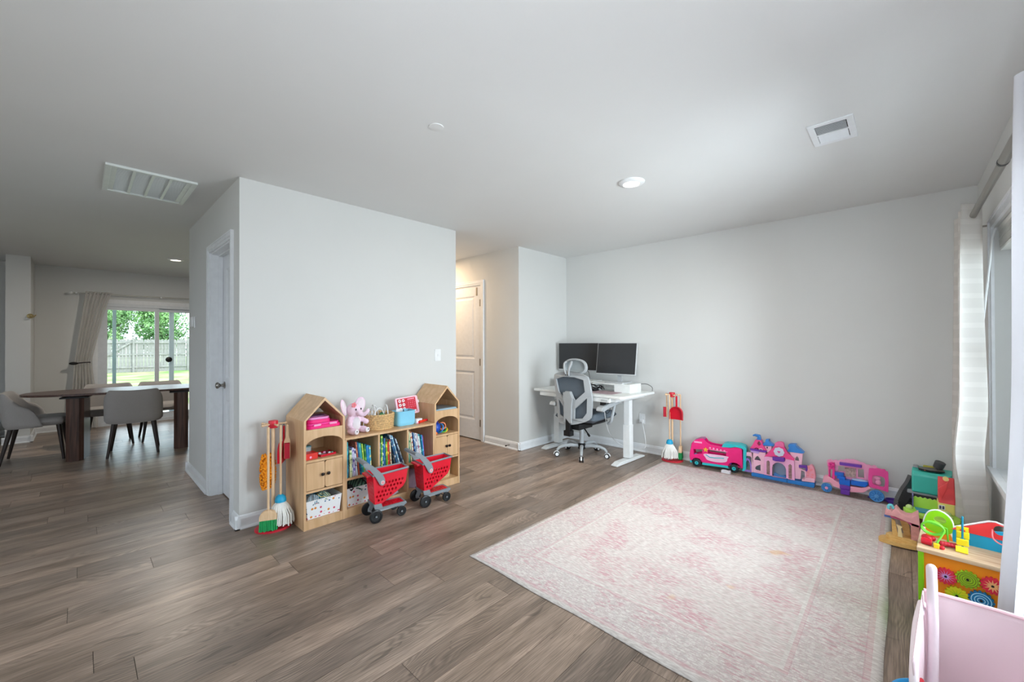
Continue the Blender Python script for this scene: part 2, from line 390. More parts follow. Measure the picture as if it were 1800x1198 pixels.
mb.prism([(YF, 0), (YD, 0), (YD, H), (YF, H)], [[(WY0, WZ0), (WY1, WZ0), (WY1, WZ1), (WY0, WZ1)]], XW, XW + T, 'yz')
struct('wall_right', mb, WALL)
mb = MB().prism([(XD, 0), (XW, 0), (XW, H), (XD, H)], [[(-3.6, .6), (-.9, .6), (-.9, 2.15), (-3.6, 2.15)], [(-6.6, 1.0), (-5.9, 1.0), (-5.9, 2.0), (-6.6, 2.0)]], YF, YF + .1, 'xz')  # two unseen openings added to let cool sky light into the room
struct('wall_front', mb, WALL)
DY0, DY1, DZ = .19, 2.05, 1.93                     # sliding door opening
mb = MB(); mb.prism([(YF, 0), (DY0, 0), (DY0, DZ), (DY1, DZ), (DY1, 0), (YD, 0), (YD, H), (YF, H)], (), XD - .1, XD, 'yz')
struct('wall_left', mb, WALL)
CX = -8.32
struct('wall_pilaster', MB().box(XD, CX, -.66, -.45, 0, H), WALL)
# hall closet block: front (y = YB) has a door opening, the long face (x = XB) is plain
DX0, DX1, DH = -4.24, -3.545, 2.045
mb = MB(); mb.prism([(XL, 0), (DX0, 0), (DX0, DH), (DX1, DH), (DX1, 0), (XB, 0), (XB, H), (XL, H)], (), YB, YB + T, 'xz')
mb.box(XB - T, XB, YB + T, YB2, 0, H); mb.box(XL, XL + T, YB + T, YB2, 0, H); mb.box(XL + T, XB - T, YB2 - T, YB2, 0, H)
struct('wall_closet', mb, WALL)
# hallway wall with its door, and the niche return
HX0, HX1, HH = -4.81, -3.995, 2.05
mb = MB(); mb.prism([(-6.6, 0), (HX0, 0), (HX0, HH), (HX1, HH), (HX1, 0), (XN, 0), (XN, H), (-6.6, H)], (), YN, YN + T, 'xz')
mb.box(XN - T, XN, YN + T, YD, 0, H); mb.box(HX0 - .1, HX1 + .1, YN + T + .35, YN + T + .4, 0, H)
struct('wall_hall', mb, WALL)
struct('wall_hall_end', MB().box(-6.7, -6.6, YB2 - T, YD, 0, H), WALL)
struct('wall_hall_return', MB().box(-6.6, XL, YB2 - T, YB2, 0, H), WALL)

# baseboards: flat board, small cap and shoe moulding, swept along a run
def base_run(name, p, q, n, ends=(0, 0)):
    p, q, n = Vector(p + (0,)), Vector(q + (0,)), Vector(n + (0,)); d = (q - p).normalized(); p = p - d * ends[0]; q = q + d * ends[1]
    prof = [(0, 0), (.027, 0), (.027, .008), (.021, .017), (.014, .02), (.014, .068), (.009, .080), (.006, .088), (0, .092)]
    v = [tuple(a + n * o + Vector((0, 0, z))) for a in (p, q) for o, z in prof]; k = len(prof)
    mb = MB().add(v, [(i, (i + 1) % k, k + (i + 1) % k, k + i) for i in range(k)] + [tuple(range(k - 1, -1, -1)), tuple(range(k, 2 * k))])
    return struct(name, mb, TRIM)
base_run('baseboard_back', (XN, YD), (XW, YD), (0, -1))
base_run('baseboard_right', (XW, YF), (XW, YD), (-1, 0))
base_run('baseboard_niche', (XN, YN), (XN, YD), (1, 0), (.027, 0))
base_run('baseboard_hall', (HX1 + .077, YN), (XN, YN), (0, -1), (0, .027))
base_run('baseboard_hall_far', (-6.6, YN), (HX0 - .077, YN), (0, -1))
base_run('baseboard_closet_side', (XB, YB), (XB, YB2), (1, 0), (.027, .027))
base_run('baseboard_closet_end', (XL, YB2), (XB, YB2), (0, 1), (0, .027))
base_run('baseboard_closet_front', (DX1 + .066, YB), (XB, YB), (0, -1), (0, .027))
base_run('baseboard_closet_front_left', (XL, YB), (DX0 - .066, YB), (0, -1), (.027, 0))
base_run('baseboard_closet_far', (XL, YB), (XL, YB2), (-1, 0), (.027, 0))
base_run('baseboard_dining', (XD, -.45), (XD, DY0 - .06), (1, 0))
base_run('baseboard_dining_right', (XD, DY1 + .06), (XD, YD), (1, 0))
base_run('baseboard_dining_left', (XD, YF), (XD, -.66), (1, 0))
base_run('baseboard_pilaster', (CX, -.66), (CX, -.45), (1, 0), (.027, .027))
base_run('baseboard_pilaster_side', (XD, -.45), (CX, -.45), (0, 1), (0, .027))

# doors
def casing(name, x0, x1, h, y, ny):
    mb = MB(); w_, t1, t2 = .057, .012, .018
    for (a, b, t_) in ((0, .02, t1), (.02, .045, t2), (.045, w_, t2 + .003)):
        o = [(x0 - b, 0), (x0 - b, h + b), (x1 + b, h + b), (x1 + b, 0), (x1 + a, 0), (x1 + a, h + a), (x0 - a, h + a), (x0 - a, 0)]
        mb.prism(o, (), y, y + ny * t_, 'xz')
    return struct(name, mb, TRIM)
def jamb(name, x0, x1, h, y0, y1, stop):
    mb = MB(); t_ = .012
    mb.box(x0, x0 + t_, y0, y1, 0, h); mb.box(x1 - t_, x1, y0, y1, 0, h); mb.box(x0 + t_, x1 - t_, y0, y1, h - t_, h)
    s0, s1 = stop
    mb.box(x0 + t_, x0 + t_ + .01, s0, s1, 0, h - t_); mb.box(x1 - t_ - .01, x1 - t_, s0, s1, 0, h - t_); mb.box(x0 + t_ + .01, x1 - t_ - .01, s0, s1, h - t_ - .01, h - t_)
    return struct(name, mb, TRIM)
DOORM = mat('white_door_paint', 'dfe2e6', .4)
def panel_door(name, x0, x1, h, y, panels, face=-1, th=.035):
    """slab whose near face is at y, with raised panels; origin at its foot"""
    o = tag(thing(name, None, None, (x0, y, .012)), kind='structure')
    wd = x1 - x0
    holes = [[(a, c), (b, c), (b, d), (a, d)] for a, b, c, d in panels]
    MB().prism([(0, 0), (wd, 0), (wd, h), (0, h)], holes, 0, th, 'xz').build('slab', DOORM, o, 0)
    for a, b, c, d in panels:
        mb = MB(); r1, r2, y1 = .018, .05, .009
        def ring(i, yy): return [(a + i, yy, c + i), (b - i, yy, c + i), (b - i, yy, d - i), (a + i, yy, d - i)]
        v = ring(0, 0) + ring(r1, y1) + ring(r1 + .012, y1) + ring(r2, .003)
        f = [(k * 4 + i, k * 4 + (i + 1) % 4, k * 4 + 4 + (i + 1) % 4, k * 4 + 4 + i) for k in range(3) for i in range(4)] + [(12, 13, 14, 15)]
        mb.add(v, f); mb.build('panel', DOORM, o, 0)
        MB().box(a, b, th - .012, th, c, d).build('panel_back', DOORM, o, 0)
    return o
def knob(parent, p, ny=-1, m=STEEL):
    prof = [(.030, 0), (.031, .004), (.012, .010), (.010, .028), (.017, .036), (.026, .045), (.027, .055), (.018, .064), (0, .066)]
    R = Matrix.Rotation(radians(90 if ny < 0 else -90), 3, 'X')
    return MB().lathe(prof, p, 20, R=R).build('door_knob', m, parent)
def hinge(parent, p, ny=-1):
    return MB().cyl((p[0], p[1], p[2] - .045), (p[0], p[1], p[2] + .045), .007, n=8).box(p[0] - .022, p[0], p[1], p[1] + .006, p[2] - .045, p[2] + .045).build('hinge', STEEL, parent)
casing('trim_1', DX0, DX1, DH, YB, -1)
jamb('trim_2', DX0, DX1, DH, YB, YB + T, (YB + .05, YB + .082))
d1 = panel_door('door_1', DX0 + .014, DX1 - .014, DH - .028, YB + .084, [(.11, .56, .98, 1.90), (.11, .56, .23, .80)])
knob(d1, (.065, 0, .92))
casing('trim_3', HX0, HX1, HH, YN, -1)
jamb('trim_4', HX0, HX1, HH, YN, YN + T, (YN + .040, YN + .075))
d2 = panel_door('door_2', HX0 + .014, HX1 - .014, HH - .028, YN + .002, [(.12, .667, 1.06, 1.90), (.12, .667, .25, .90)])
knob(d2, (.065, 0, .91))
for z in (.22, 1.02, 1.80): hinge(d2, (.790, -.005, z))
for x in (.06, .70):
    MB().box(x, x + .025, -.004, .03, 1.96, 2.008).box(x, x + .025, -.004, 0, 1.90, 1.96).build('over_door_hook', STEEL, d2)

# side window: casing trim, frame, sashes, glass, stool, blind
def side_window(name, y0, y1, full=True):
    wn = tag(thing(name, None, None, (XW, 0, 0)), kind='structure')
    fx0, fx1 = .075, .115
    mb = MB(); mb.prism([(y0, WZ0), (y1, WZ0), (y1, WZ1), (y0, WZ1)], [[(y0 + .04, WZ0 + .04), (y1 - .04, WZ0 + .04), (y1 - .04, WZ1 - .04), (y0 + .04, WZ1 - .04)]], fx0, fx1, 'yz'); mb.build('window_frame', TRIM, wn, 0)
    ym = (y0 + y1) / 2; zm = (WZ0 + WZ1) / 2
    MB().box(fx0, fx1, ym - .035, ym + .035, WZ0 + .04, WZ1 - .04).build('mullion', TRIM, wn, 0)
    for a, b in ((y0 + .04, ym - .035), (ym + .035, y1 - .04)):
        for c, d, xo in ((WZ0 + .04, zm + .02, .0), (zm - .02, WZ1 - .04, .012)):
            s_ = MB().prism([(a, c), (b, c), (b, d), (a, d)], [[(a + .035, c + .035), (b - .035, c + .035), (b - .035, d - .035), (a + .035, d - .035)]], fx0 + .008 + xo, fx0 + .022 + xo, 'yz').build('sash', TRIM, wn, 0)
            MB().box(fx0 + .014 + xo, fx0 + .016 + xo, a + .035, b - .035, c + .035, d - .035).build('pane', GLASS, s_, 0)
    MB().box(-.036, 0, y0 - .05, y1 + .06, WZ0 - .022, WZ0 + .006).box(0, fx0, y0 + .001, y1 - .001, WZ0 + .0005, WZ0 + .006).build('window_stool', TRIM, wn, 0, bevel=.004)
    MB().box(-.014, 0, y0 - .03, y1 + .01, WZ0 - .08, WZ0 - .022).build('apron', TRIM, wn, 0)
    for a in (.0,):
        MB().prism([(y0 - .057, WZ0), (y0 - .057, WZ1 + .057), (y1 + .057, WZ1 + .057), (y1 + .057, WZ0), (y1, WZ0), (y1, WZ1), (y0, WZ1), (y0, WZ0)], (), -.014, 0, 'yz').build('casing', TRIM, wn, 0)
        MB().prism([(y0 - .057, WZ0), (y0 - .057, WZ1 + .057), (y1 + .057, WZ1 + .057), (y1 + .057, WZ0), (y1 + .04, WZ0), (y1 + .04, WZ1 + .04), (y0 - .04, WZ1 + .04), (y0 - .04, WZ0)], (), -.022, -.014, 'yz').build('casing_edge', TRIM, wn, 0)
    return wn
def glass():
    m = bpy.data.materials.new('window_glass'); m.use_nodes = True; t = m.node_tree
    for n in list(t.nodes): t.nodes.remove(n)
    out = N(t, 'ShaderNodeOutputMaterial'); g = N(t, 'ShaderNodeBsdfGlossy'); g.inputs['Roughness'].default_value = .02
    tp = N(t, 'ShaderNodeBsdfTransparent'); tp.inputs[0].default_value = (.93, .97, .97, 1); fr = N(t, 'ShaderNodeFresnel'); fr.inputs[0].default_value = 1.45
    mx = N(t, 'ShaderNodeMixShader'); t.links.new(fr.outputs[0], mx.inputs[0]); t.links.new(tp.outputs[0], mx.inputs[1]); t.links.new(g.outputs[0], mx.inputs[2]); t.links.new(mx.outputs[0], out.inputs[0])
    return m
GLASS = glass()
side_window('window_1', WY0, WY1)
BL = mat('white_blind', 'dcdcd8', .5)
bt = thing('window_blind', 'white slatted blind pulled up to the head of the side window', 'blind', (XW + .045, 0, WZ1))
MB().box(-.03, .03, WY0 + .02, WY1 - .02, -.035, -.002).build('head_rail', BL, bt, 0, bevel=.003)
sl = MB().box(-.025, .025, WY0 + .02, WY1 - .02, -.0010, .0010).mesh('slat', BL, 0)
for i in range(22):
    o = bpy.data.objects.new('slat', sl); COL.objects.link(o); o.parent = bt; o.location = ((.003 if i % 2 else -.003), 0, -.040 - i * .0042); o.rotation_euler = (0, radians(random.uniform(-9, 9)), 0)
MB().box(-.025, .025, WY0 + .02, WY1 - .02, -.150, -.134).build('bottom_rail', BL, bt, 0, bevel=.003)
MB().tube([(-.045, WY1 - .07, -.02), (-.060, WY1 - .08, -.08), (-.105, WY1 - .10, -.62)], .0055, 8).build('tilt_wand', WHITE, bt)

# curtain rod and the two sheer panels
SHEER = sheer_mat('sheer_striped_linen', 'd2cec9', True, .88, .2)
SHEER2 = sheer_mat('sheer_white_voile', 'cfd0d6', False, .99, .04)
rd = thing('curtain_rod', 'brushed metal curtain rod above the side window', 'curtain rod', (.305, 0, 2.02))
MB().cyl((0, 1.2, 0), (0, 2.62, 0), .0175, n=16).build('inner_tube', STEEL, rd)
MB().cyl((0, 2.62, 0), (0, 4.0, 0), .0150, n=16).build('outer_tube', STEEL, rd)
MB().cyl((0, 2.605, 0), (0, 2.625, 0), .0185, n=16).build('collar', BLACK, rd)
MB().lathe([(.015, 0), (.021, .004), (.021, .02), (.014, .026), (0, .03)], (0, 4.0, 0), 16, R=Matrix.Rotation(radians(-90), 3, 'X')).build('finial', STEEL, rd)
MB().cyl((0, 3.93, -.012), (.104, 3.93, -.012), .006).box(.098, .105, 3.91, 3.95, -.05, .03).build('bracket', STEEL, rd)
def curtain_panel(name, fn, nu, nv, m, label, cat='curtain', solid=0):
    o = MB().surf(fn, nu, nv).build(name, m, smooth=80); return tag(o, label, cat)
def far_panel(u, v):
    # u across the gathered panel, v from top to floor
    z = 2.09 - v * 2.075; y = 4.08 - u * .52; w_ = .046 + .014 * v
    x = .300 + w_ * sin(u * 2 * pi * 2.3 + 2.6 + .35 * sin(v * 5)) + .010 * sin(u * 23 + v * 3) * (.3 + v)
    k = math.exp(-((v - .72) / .10) ** 2); x -= .025 * k * u
    y += .025 * sin(v * 7 + u * 9) * v
    lim = .392 if v < .70 else .370
    return Vector((min(x, lim), y, z))
fp = thing('window_curtain', 'sheer striped curtain panel gathered at the far end of the side window', 'curtain')
MB().surf(far_panel, 64, 60).build('cloth', SHEER, fp, smooth=80)
def header(u, v):
    p = far_panel(u, v * .045); return p
for yy in (3.86,):
    R = Matrix.Rotation(radians(90), 3, 'X')
    MB().tube([(.302 + .032 * cos(a), yy + .010 * cos(a), 2.02 + .032 * sin(a)) for a in [2 * pi * i / 24 for i in range(24)]], .008, 8, True).build('grommet', STEEL, fp)
def near_panel(u, v):
    z = 2.10 - v * 2.085; y = 2.10 - u * .23 + .16 * v * (1 - u)
    x = .285 - .035 * v + (.020 + .018 * v) * sin(u * 2 * pi * 1.6 + .5 * v) + .01 * sin(v * 6 + u * 11)
    return Vector((x, y, z))
npn = thing('window_curtain', 'white sheer curtain panel nearest the camera at the right edge', 'curtain')
MB().surf(near_panel, 90, 60).build('cloth', SHEER2, npn, smooth=80)
for k in range(2):
    yy = 2.0 - k * .10
    MB().tube([(.305 + .026 * cos(a), yy, 2.02 + .026 * sin(a)) for a in [2 * pi * i / 20 for i in range(20)]], .004, 6, True).build('grommet', STEEL, npn)

# sliding glass door
sd = tag(thing('door_3', None, None, (XD, 0, 0)), kind='structure')
VINYL = mat('white_vinyl_frame', 'd8dde2', .35)
MB().prism([(DY0, 0), (DY1, 0), (DY1, DZ), (DY0, DZ)], [[(DY0 + .05, .045), (DY1 - .05, .045), (DY1 - .05, DZ - .05), (DY0 + .05, DZ - .05)]], -.10, .012, 'yz').build('door_frame', VINYL, sd, 0)
ym = .865
for a, b, xo in ((DY0 + .05, ym + .05, -.040), (ym, DY1 - .05, -.085)):
    f = MB().prism([(a, .045), (b, .045), (b, DZ - .05), (a, DZ - .05)], [[(a + .055, .13), (b - .055, .13), (b - .055, DZ - .105), (a + .055, DZ - .105)]], xo, xo + .035, 'yz').build('sliding_sash', VINYL, sd, 0)
    MB().box(xo + .015, xo + .019, a + .055, b - .055, .13, DZ - .105).build('pane', GLASS, f, 0)
GREENF = mat('grey_screen_frame', '9fb0b0', .4)
MB().box(-.098, -.088, .355, .40, .05, DZ - .05).build('screen_stile', GREENF, sd, 0)
MB().box(-.098, -.088, 1.055, 1.12, .05, DZ - .05).build('screen_stile', VINYL, sd, 0)
MB().lathe([(.045, 0), (.045, .02), (.03, .03), (0, .032)], (.005 - .045, 1.045, 1.02), 16, R=Matrix.Rotation(radians(90), 3, 'Y')).build('door_lock', BLACK, sd)
mb = MB()
for (a, b, t_) in ((0, .02, .012), (.02, .06, .018)):
    mb.prism([(DY0 - b, 0), (DY0 - b, DZ + b), (DY1 + b, DZ + b), (DY1 + b, 0), (DY1 + a, 0), (DY1 + a, DZ + a), (DY0 - a, DZ + a), (DY0 - a, 0)], (), XD, XD + t_, 'yz')
struct('trim_5', mb, TRIM)

# dining curtain, rod
LINEN = sheer_mat('cream_linen_curtain', 'efedea', False, .96, .55)
r2 = thing('curtain_rod', 'slim white curtain rod above the sliding glass door', 'curtain rod', (XD + .09, 0, 2.055))
MB().cyl((0, -.07, 0), (0, 2.2, .015), .008, n=12).build('tube', mat('pale_metal', 'b9b9b2', .35, metal=.6), r2)
MB().lathe([(.008, 0), (.02, .01), (.022, .03), (.01, .045), (0, .047)], (0, -.07, 0), 14, R=Matrix.Rotation(radians(90), 3, 'X')).build('finial', WHITE, r2)
for yy in (-.04, .93): MB().box(-.09, .012, yy - .01, yy + .01, -.012, .012).build('bracket', WHITE, r2)
def dine(u, v):
    z = 2.085 - v * 2.07
    tp = (.055, .345); ti = (-.06, .12); bo = (-.105, .20)
    k = v / .52 if v < .52 else (v - .52) / .48
    A, B = (tp, ti) if v < .52 else (ti, bo); e = k * k * (3 - 2 * k)
    if v < .52: eL, eR = k, k ** .8
    else: eL, eR = k, k ** .8
    L_ = A[0] + (B[0] - A[0]) * eL; R_ = A[1] + (B[1] - A[1]) * eR
    y = L_ + (R_ - L_) * u; amp = .024 + (.012 if v > .6 else 0)
    x = XD + .10 + amp * sin(u * 2 * pi * 6.5 + v * 2) + .01 * sin(u * 17 + v * 5)
    return Vector((x, y, z))
c3 = thing('window_curtain', 'cream linen curtain tied back at the left of the sliding door', 'curtain')
MB().surf(dine, 84, 50).build('cloth', LINEN, c3, smooth=80)
hb = thing('curtain_holdback', 'dark iron holdback around the cream dining curtain', 'holdback', (XD, -.02, 1.0))
MB().tube(spline([(0, -.04, 0), (.10, -.055, 0), (.16, -.02, 0), (.165, .06, .01), (.15, .13, .012)], 6), .008, 8).build('arm', BLACK, hb)
MB().sph((.145, -.045, 0), (.02, .05, .022)).build('finial', BLACK, hb)
gh = thing('curtain_holdback', 'small gold hook on the corner of the white pilaster', 'hook', (CX, -.452, 1.655))
GOLD = mat('antique_gold', 'a8966a', .35, metal=.7)
MB().lathe([(.03, 0), (.032, .008), (.012, .012), (.01, .03)], (0, .0, 0), 14, R=Matrix.Rotation(radians(90), 3, 'Y')).build('rosette', GOLD, gh)
MB().tube(spline([(.02, 0, 0), (.04, .0, -.01), (.045, .02, -.02), (.04, .04, .0), (.042, .05, .018)], 6), .006, 8).build('hook', GOLD, gh)

# ceiling fittings
def light_fix(x, y, r, label, power, col=(1, .80, .58)):
    t = thing('recessed_light', label, 'light', (x, y, H))
    MB().lathe([(r, 0), (r, -.006), (r * .93, -.012), (r * .66, -.018), (r * .60, -.012), (r * .60, -.004)], (0, 0, 0), 32).build('trim_ring', WHITE, t)
    MB().lathe([(r * .60, -.0125), (r * .3, -.013), (0, -.0135)], (0, 0, 0), 32).build('lens', mat('lit_lens', 'ffffff', .5, emit='fff2dc', estr=4), t)
    l = bpy.data.lights.new('lamp', 'AREA'); l.shape = 'DISK'; l.size = r * 1.1; l.energy = power; l.color = col
    o = bpy.data.objects.new('lamp', l); COL.objects.link(o); o.location = (x, y, H - .02)
light_fix(-1.413, 2.744, .092, 'round recessed light in the ceiling of the play room', 10, (1, .90, .78))
light_fix(-7.20, .90, .092, 'round recessed light in the ceiling above the dining table', 15, (1, .90, .78))
light_fix(-4.75, 3.15, .092, 'round recessed light in the hallway ceiling, hidden behind the closet wall', 13, (1, .70, .44))
rg = thing('return_air_grille', 'large white return air grille with four filter panels in the ceiling', 'vent', (-3.98, .345, H))
GR = mat('vent_enamel', 'd9dedb', .45); FILT = mat('dusty_filter', '7a7374', .9, noise=.1, nscale=90)
gx, gy = .312, .238
MB().prism([(-gx, -gy), (gx, -gy), (gx, gy), (-gx, gy)], [[(-gx + .025, -gy + .03), (gx - .025, -gy + .03), (gx - .025, gy - .03), (-gx + .025, gy - .03)]], -.016, 0, 'xy').build('grille_frame', GR, rg, 0, bevel=.003)
MB().box(-gx + .025, gx - .025, -gy + .03, gy - .03, -.0012, -.0004).build('filter', FILT, rg, 0)
for s in (-1, 1): MB().prism([(-gx + .025, s * (gy - .03)), (gx - .025, s * (gy - .03)), (gx - .025, s * (gy - .058)), (-gx + .025, s * (gy - .058))], (), -.008, -.0014, 'xy').build('end_strip', GR, rg, 0)
for k in (-1, 0, 1):
    MB().box(-gx + .025, gx - .025, k * .095 - .008, k * .095 + .008, -.012, -.0014).build('divider', GR, rg, 0)
vm = MB().obox((0, 0, 0), (.0008, .36, .003), RY(0)).mesh('louvre', GR, 0)
for k in range(38):
    o = bpy.data.objects.new('louvre', vm); COL.objects.link(o); o.parent = rg; o.location = (-gx + .030 + k * .0150, 0, -.0035)
rv = thing('air_register', 'small white louvred air register in the ceiling by the window', 'vent', (-.272, 2.85, H))
MB().prism([(-.098, -.152), (.098, -.152), (.098, .152), (-.098, .152)], [[(-.068, -.118), (.068, -.118), (.068, .118), (-.068, .118)]], -.007, 0, 'xy').build('register_frame', TRIM, rv, 0, bevel=.002)
MB().box(-.068, .068, -.118, .118, -.0012, -.0004).build('duct_dark', mat('duct_dark', '2e3030', .9), rv, 0)
MB().box(-.068, .068, -.006, .008, -.006, -.0014).build('centre_bar', TRIM, rv, 0)
vm = MB().obox((0, 0, 0), (.13, .0012, .0052), RX(-40)).mesh('louvre', TRIM, 0); vm2 = MB().obox((0, 0, 0), (.13, .0012, .010), RX(40)).mesh('louvre', TRIM, 0)
for k in range(9):
    for s, m_ in ((-1, vm), (1, vm2)):
        o = bpy.data.objects.new('louvre', m_); COL.objects.link(o); o.parent = rv; o.location = (0, s * (.016 + k * .0118), -.0065)
cp = MB().lathe([(.04, 0), (.039, -.004), (.01, -.006), (0, -.0062)], (0, 0, 0), 24).build('cover_plate', CEIL, loc=(-1.807, 1.315, H))
tag(cp, 'flat round painted cover plate in the middle of the ceiling', 'cover plate')

# wall fittings
sw = thing('light_switch', 'white light switch plate on the closet wall above the shelf', 'switch', (XB, 2.437, 1.165))
MB().prism(rrect(-.036, .036, -.058, .058, .006), (), 0, .006, fn=lambda u, v, d: (d, u, v)).build('plate', WHITE, sw, bevel=.0015)
MB().box(.006, .011, -.005, .005, -.012, .012).build('toggle', WHITE, sw, 0, bevel=.002)
th = thing('thermostat', 'small white thermostat on the closet end wall facing the dining area', 'thermostat', (-4.98, YB, 1.49))
MB().box(-.075, .075, -.010, 0, -.055, .055).build('back_plate', WHITE, th, 0, bevel=.003)
MB().box(-.055, .06, -.028, -.010, -.045, .05).build('housing', WHITE, th, 0, bevel=.006)
ot = thing('wall_outlet', 'white double outlet plate on the wall behind the desk leg', 'outlet', (-2.235, YD, .385))
MB().prism(rrect(-.036, .036, -.058, .058, .006), (), -.006, 0, 'xz').build('plate', WHITE, ot, bevel=.0015)
for z in (-.02, .02): MB().prism(circ(0, z, .015, 14), (), -.009, -.006, 'xz').build('socket', WHITE, ot)
MB().box(-.02, .03, -.04, -.009, -.045, -.005).build('plug', WHITE, ot, 0, bevel=.004)
ds = thing('door_stop', 'little spring door stop on the hallway baseboard', 'door stop', (-3.475, YN - .014, .045))
MB().cyl((0, 0, 0), (0, -.055, 0), .006).build('spring', STEEL, ds)
MB().cyl((0, -.055, 0), (0, -.068, 0), .009).build('rubber_tip', BLACK, ds)

# low dark console at far left, only its end shows
cs = thing('low_cabinet', 'low dark cabinet at the far left edge beside the pilaster', 'cabinet', (-8.55, -.95, 0))
DK = mat('dark_green_grey_lacquer', '3b4444', .5)
MB().box(-.22, .22, -.25, .20, .06, .22).build('body', DK, cs, 0, bevel=.004)
MB().box(-.24, .24, -.27, .215, .22, .25).build('top', mat('grey_stone', '56605f', .5), cs, 0, bevel=.004)
MB().box(-.20, .20, -.23, .18, 0, .06).build('plinth', BLACK, cs, 0)
# ---------------------------------------------------------------- rug
rc = [Vector((-1.893, 1.615)), Vector((-.058, 1.585)), Vector((-.064, 4.375)), Vector((-1.884, 4.325))]
rcx = sum((p.x for p in rc)) / 4; rcy = sum((p.y for p in rc)) / 4
RUG = rug_mat(.915, 1.378)
def rugf(u, v):
    p = rc[0] * (1 - u) * (1 - v) + rc[1] * u * (1 - v) + rc[2] * u * v + rc[3] * (1 - u) * v
    e = min(u, 1 - u, v, 1 - v)
    return Vector((p.x - rcx + .003 * sin(v * 21) * (u > .99 or u < .01), p.y - rcy + .004 * sin(u * 17) * (v < .01), .007 if e > .002 else .0045))
mb = MB(); mb.surf(rugf, 60, 60)
n_ = len(mb.v); 
ru = mb.build('area_rug', RUG, smooth=60, loc=(rcx, rcy, .0005)); md = ru.modifiers.new('thick', 'SOLIDIFY'); md.thickness = .004; md.offset = -1
tag(ru, 'pale ivory area rug with faded pink distressed pattern covering the play room floor', 'rug')

# ---------------------------------------------------------------- standing desk
DESK = mat('white_desk_laminate', 'e3e6e4', .35); DM = mat('white_powder_coat', 'dfe2e2', .4)
dk = thing('standing_desk', 'white height adjustable desk with two column legs by the back wall', 'desk', (-2.64, 4.11, 0), radians(-2.2))
zt = .735
pl = [(-.605, -.335), (.60, -.355), (.63, -.33), (.61, .345), (-.60, .345)]
MB().prism([(-.59, -.34), (.59, -.34), (.615, -.315), (.615, .345), (-.615, .345), (-.615, -.315)], (), zt - .028, zt, 'xy').build('desktop', DESK, dk, 0, bevel=.006)
dr = MB().box(-.50, .46, -.325, .10, zt - .075, zt - .029).build('drawer', DESK, dk, 0, bevel=.004)
MB().box(-.50, .46, -.332, -.325, zt - .075, zt - .031).build('drawer_front', DESK, dr, 0, bevel=.003)
MB().prism(circ(.22, zt - .053, .009, 10, .004), (), -.335, -.332, 'xz').build('drawer_lock', BLACK, dr)
MB().box(.36, .44, -.337, -.332, zt - .065, zt - .042).build('height_keypad', mat('keypad_grey', 'b8bcbc', .4), dr, 0, bevel=.002)
for s in (-1, 1):
    x = s * .485
    lg = MB().box(x - .04, x + .04, -.045, .03, .045, .40).box(x - .034, x + .034, -.04, .025, .40, zt - .07).build('leg_column', DM, dk, 0, bevel=.003)
    MB().prism([(-.29, 0), (-.29, .014), (-.22, .034), (.22, .034), (.29, .014), (.29, 0)], (), x - .036, x + .036, fn=lambda u, v, d: (d, u, v + .004)).build('foot', DM, dk, 0, bevel=.004)
    MB().box(x - .03, x + .03, -.30, .30, zt - .065, zt - .029).build('side_bracket', DM, dk, 0)
MB().box(-.46, .46, -.02, .03, zt - .115, zt - .076).build('crossbeam', DM, dk, 0, bevel=.004)
MB().box(.33, .375, -.31, -.26, zt - .12, zt - .076).build('cable_plug', BLACK, dk, 0, bevel=.004)

# under-desk cords
def cord(name, pts, r, m, label, cat='cord', n=8):
    o = MB().tube(spline(pts, n), r, 6).build(name, m); return tag(o, label, cat)
cord('white_cord', [(-2.30, 3.86, .66), (-2.36, 3.95, .50), (-2.42, 4.15, .25), (-2.40, 4.35, .10), (-2.25, 4.44, .055), (-2.13, 4.44, .10), (-2.20, 4.52, .33), (-2.235, 4.53, .36)], .0042, WHITE, 'white power cord looping from the desk down to the wall outlet')
cord('black_cord', [(-2.31, 3.83, .66), (-2.33, 3.86, .58), (-2.29, 3.88, .53), (-2.255, 3.88, .58), (-2.262, 3.86, .66)], .0032, BLACK, 'short black cord loop hanging under the desk front')
cord('black_cord', [(-2.17, 4.30, .815), (-2.08, 4.36, .82), (-2.03, 4.40, .785), (-2.035, 4.42, .742)], .003, BLACK, 'black cord running off the right monitor behind the white box')
cord('black_cord', [(-2.98, 4.30, .94), (-2.80, 4.26, .95), (-2.72, 4.2, .90), (-2.70, 4.17, .80), (-2.75, 4.12, .755)], .003, BLACK, 'black cord drooping below the left monitor')

# monitors
SCR = mat('dark_screen', '323335', .25, noise=.02, spec=.4)
SIL = mat('silver_bezel', 'c4c7c9', .35, metal=.3)
def monitor(label, x, y, z, wd, ht, tilt, rz, stand_z, sx):
    t = thing('monitor', label, 'monitor', (x, y, stand_z), radians(rz), 'monitors on the standing desk')
    R = RX(-tilt); zc = z - stand_z
    def fr(mb): mb.X = Matrix.Translation((0, 0, zc)) @ R; return mb
    fr(MB()).box(-wd / 2, wd / 2, 0, .022, -ht / 2, ht / 2).build('housing', SIL, t, 0, bevel=.003)
    fr(MB()).box(-wd / 2 + .006, wd / 2 - .006, -.0015, 0, -ht / 2 + .014, ht / 2 - .005).build('screen', SCR, t, 0)
    fr(MB()).box(-.09, .09, .022, .04, -.09, .09).build('rear_bulge', SIL, t, 0, bevel=.006)
    mb = MB(); mb.bar((sx, .055, .012), (sx, .03, zc - .02), .05, .012); mb.build('stand_neck', SIL, t, 0)
    MB().prism(rrect(sx - .12, sx + .12, -.09, .12, .02), (), 0, .012, 'xy').build('stand_base', SIL, t, 0, bevel=.003)
    return t
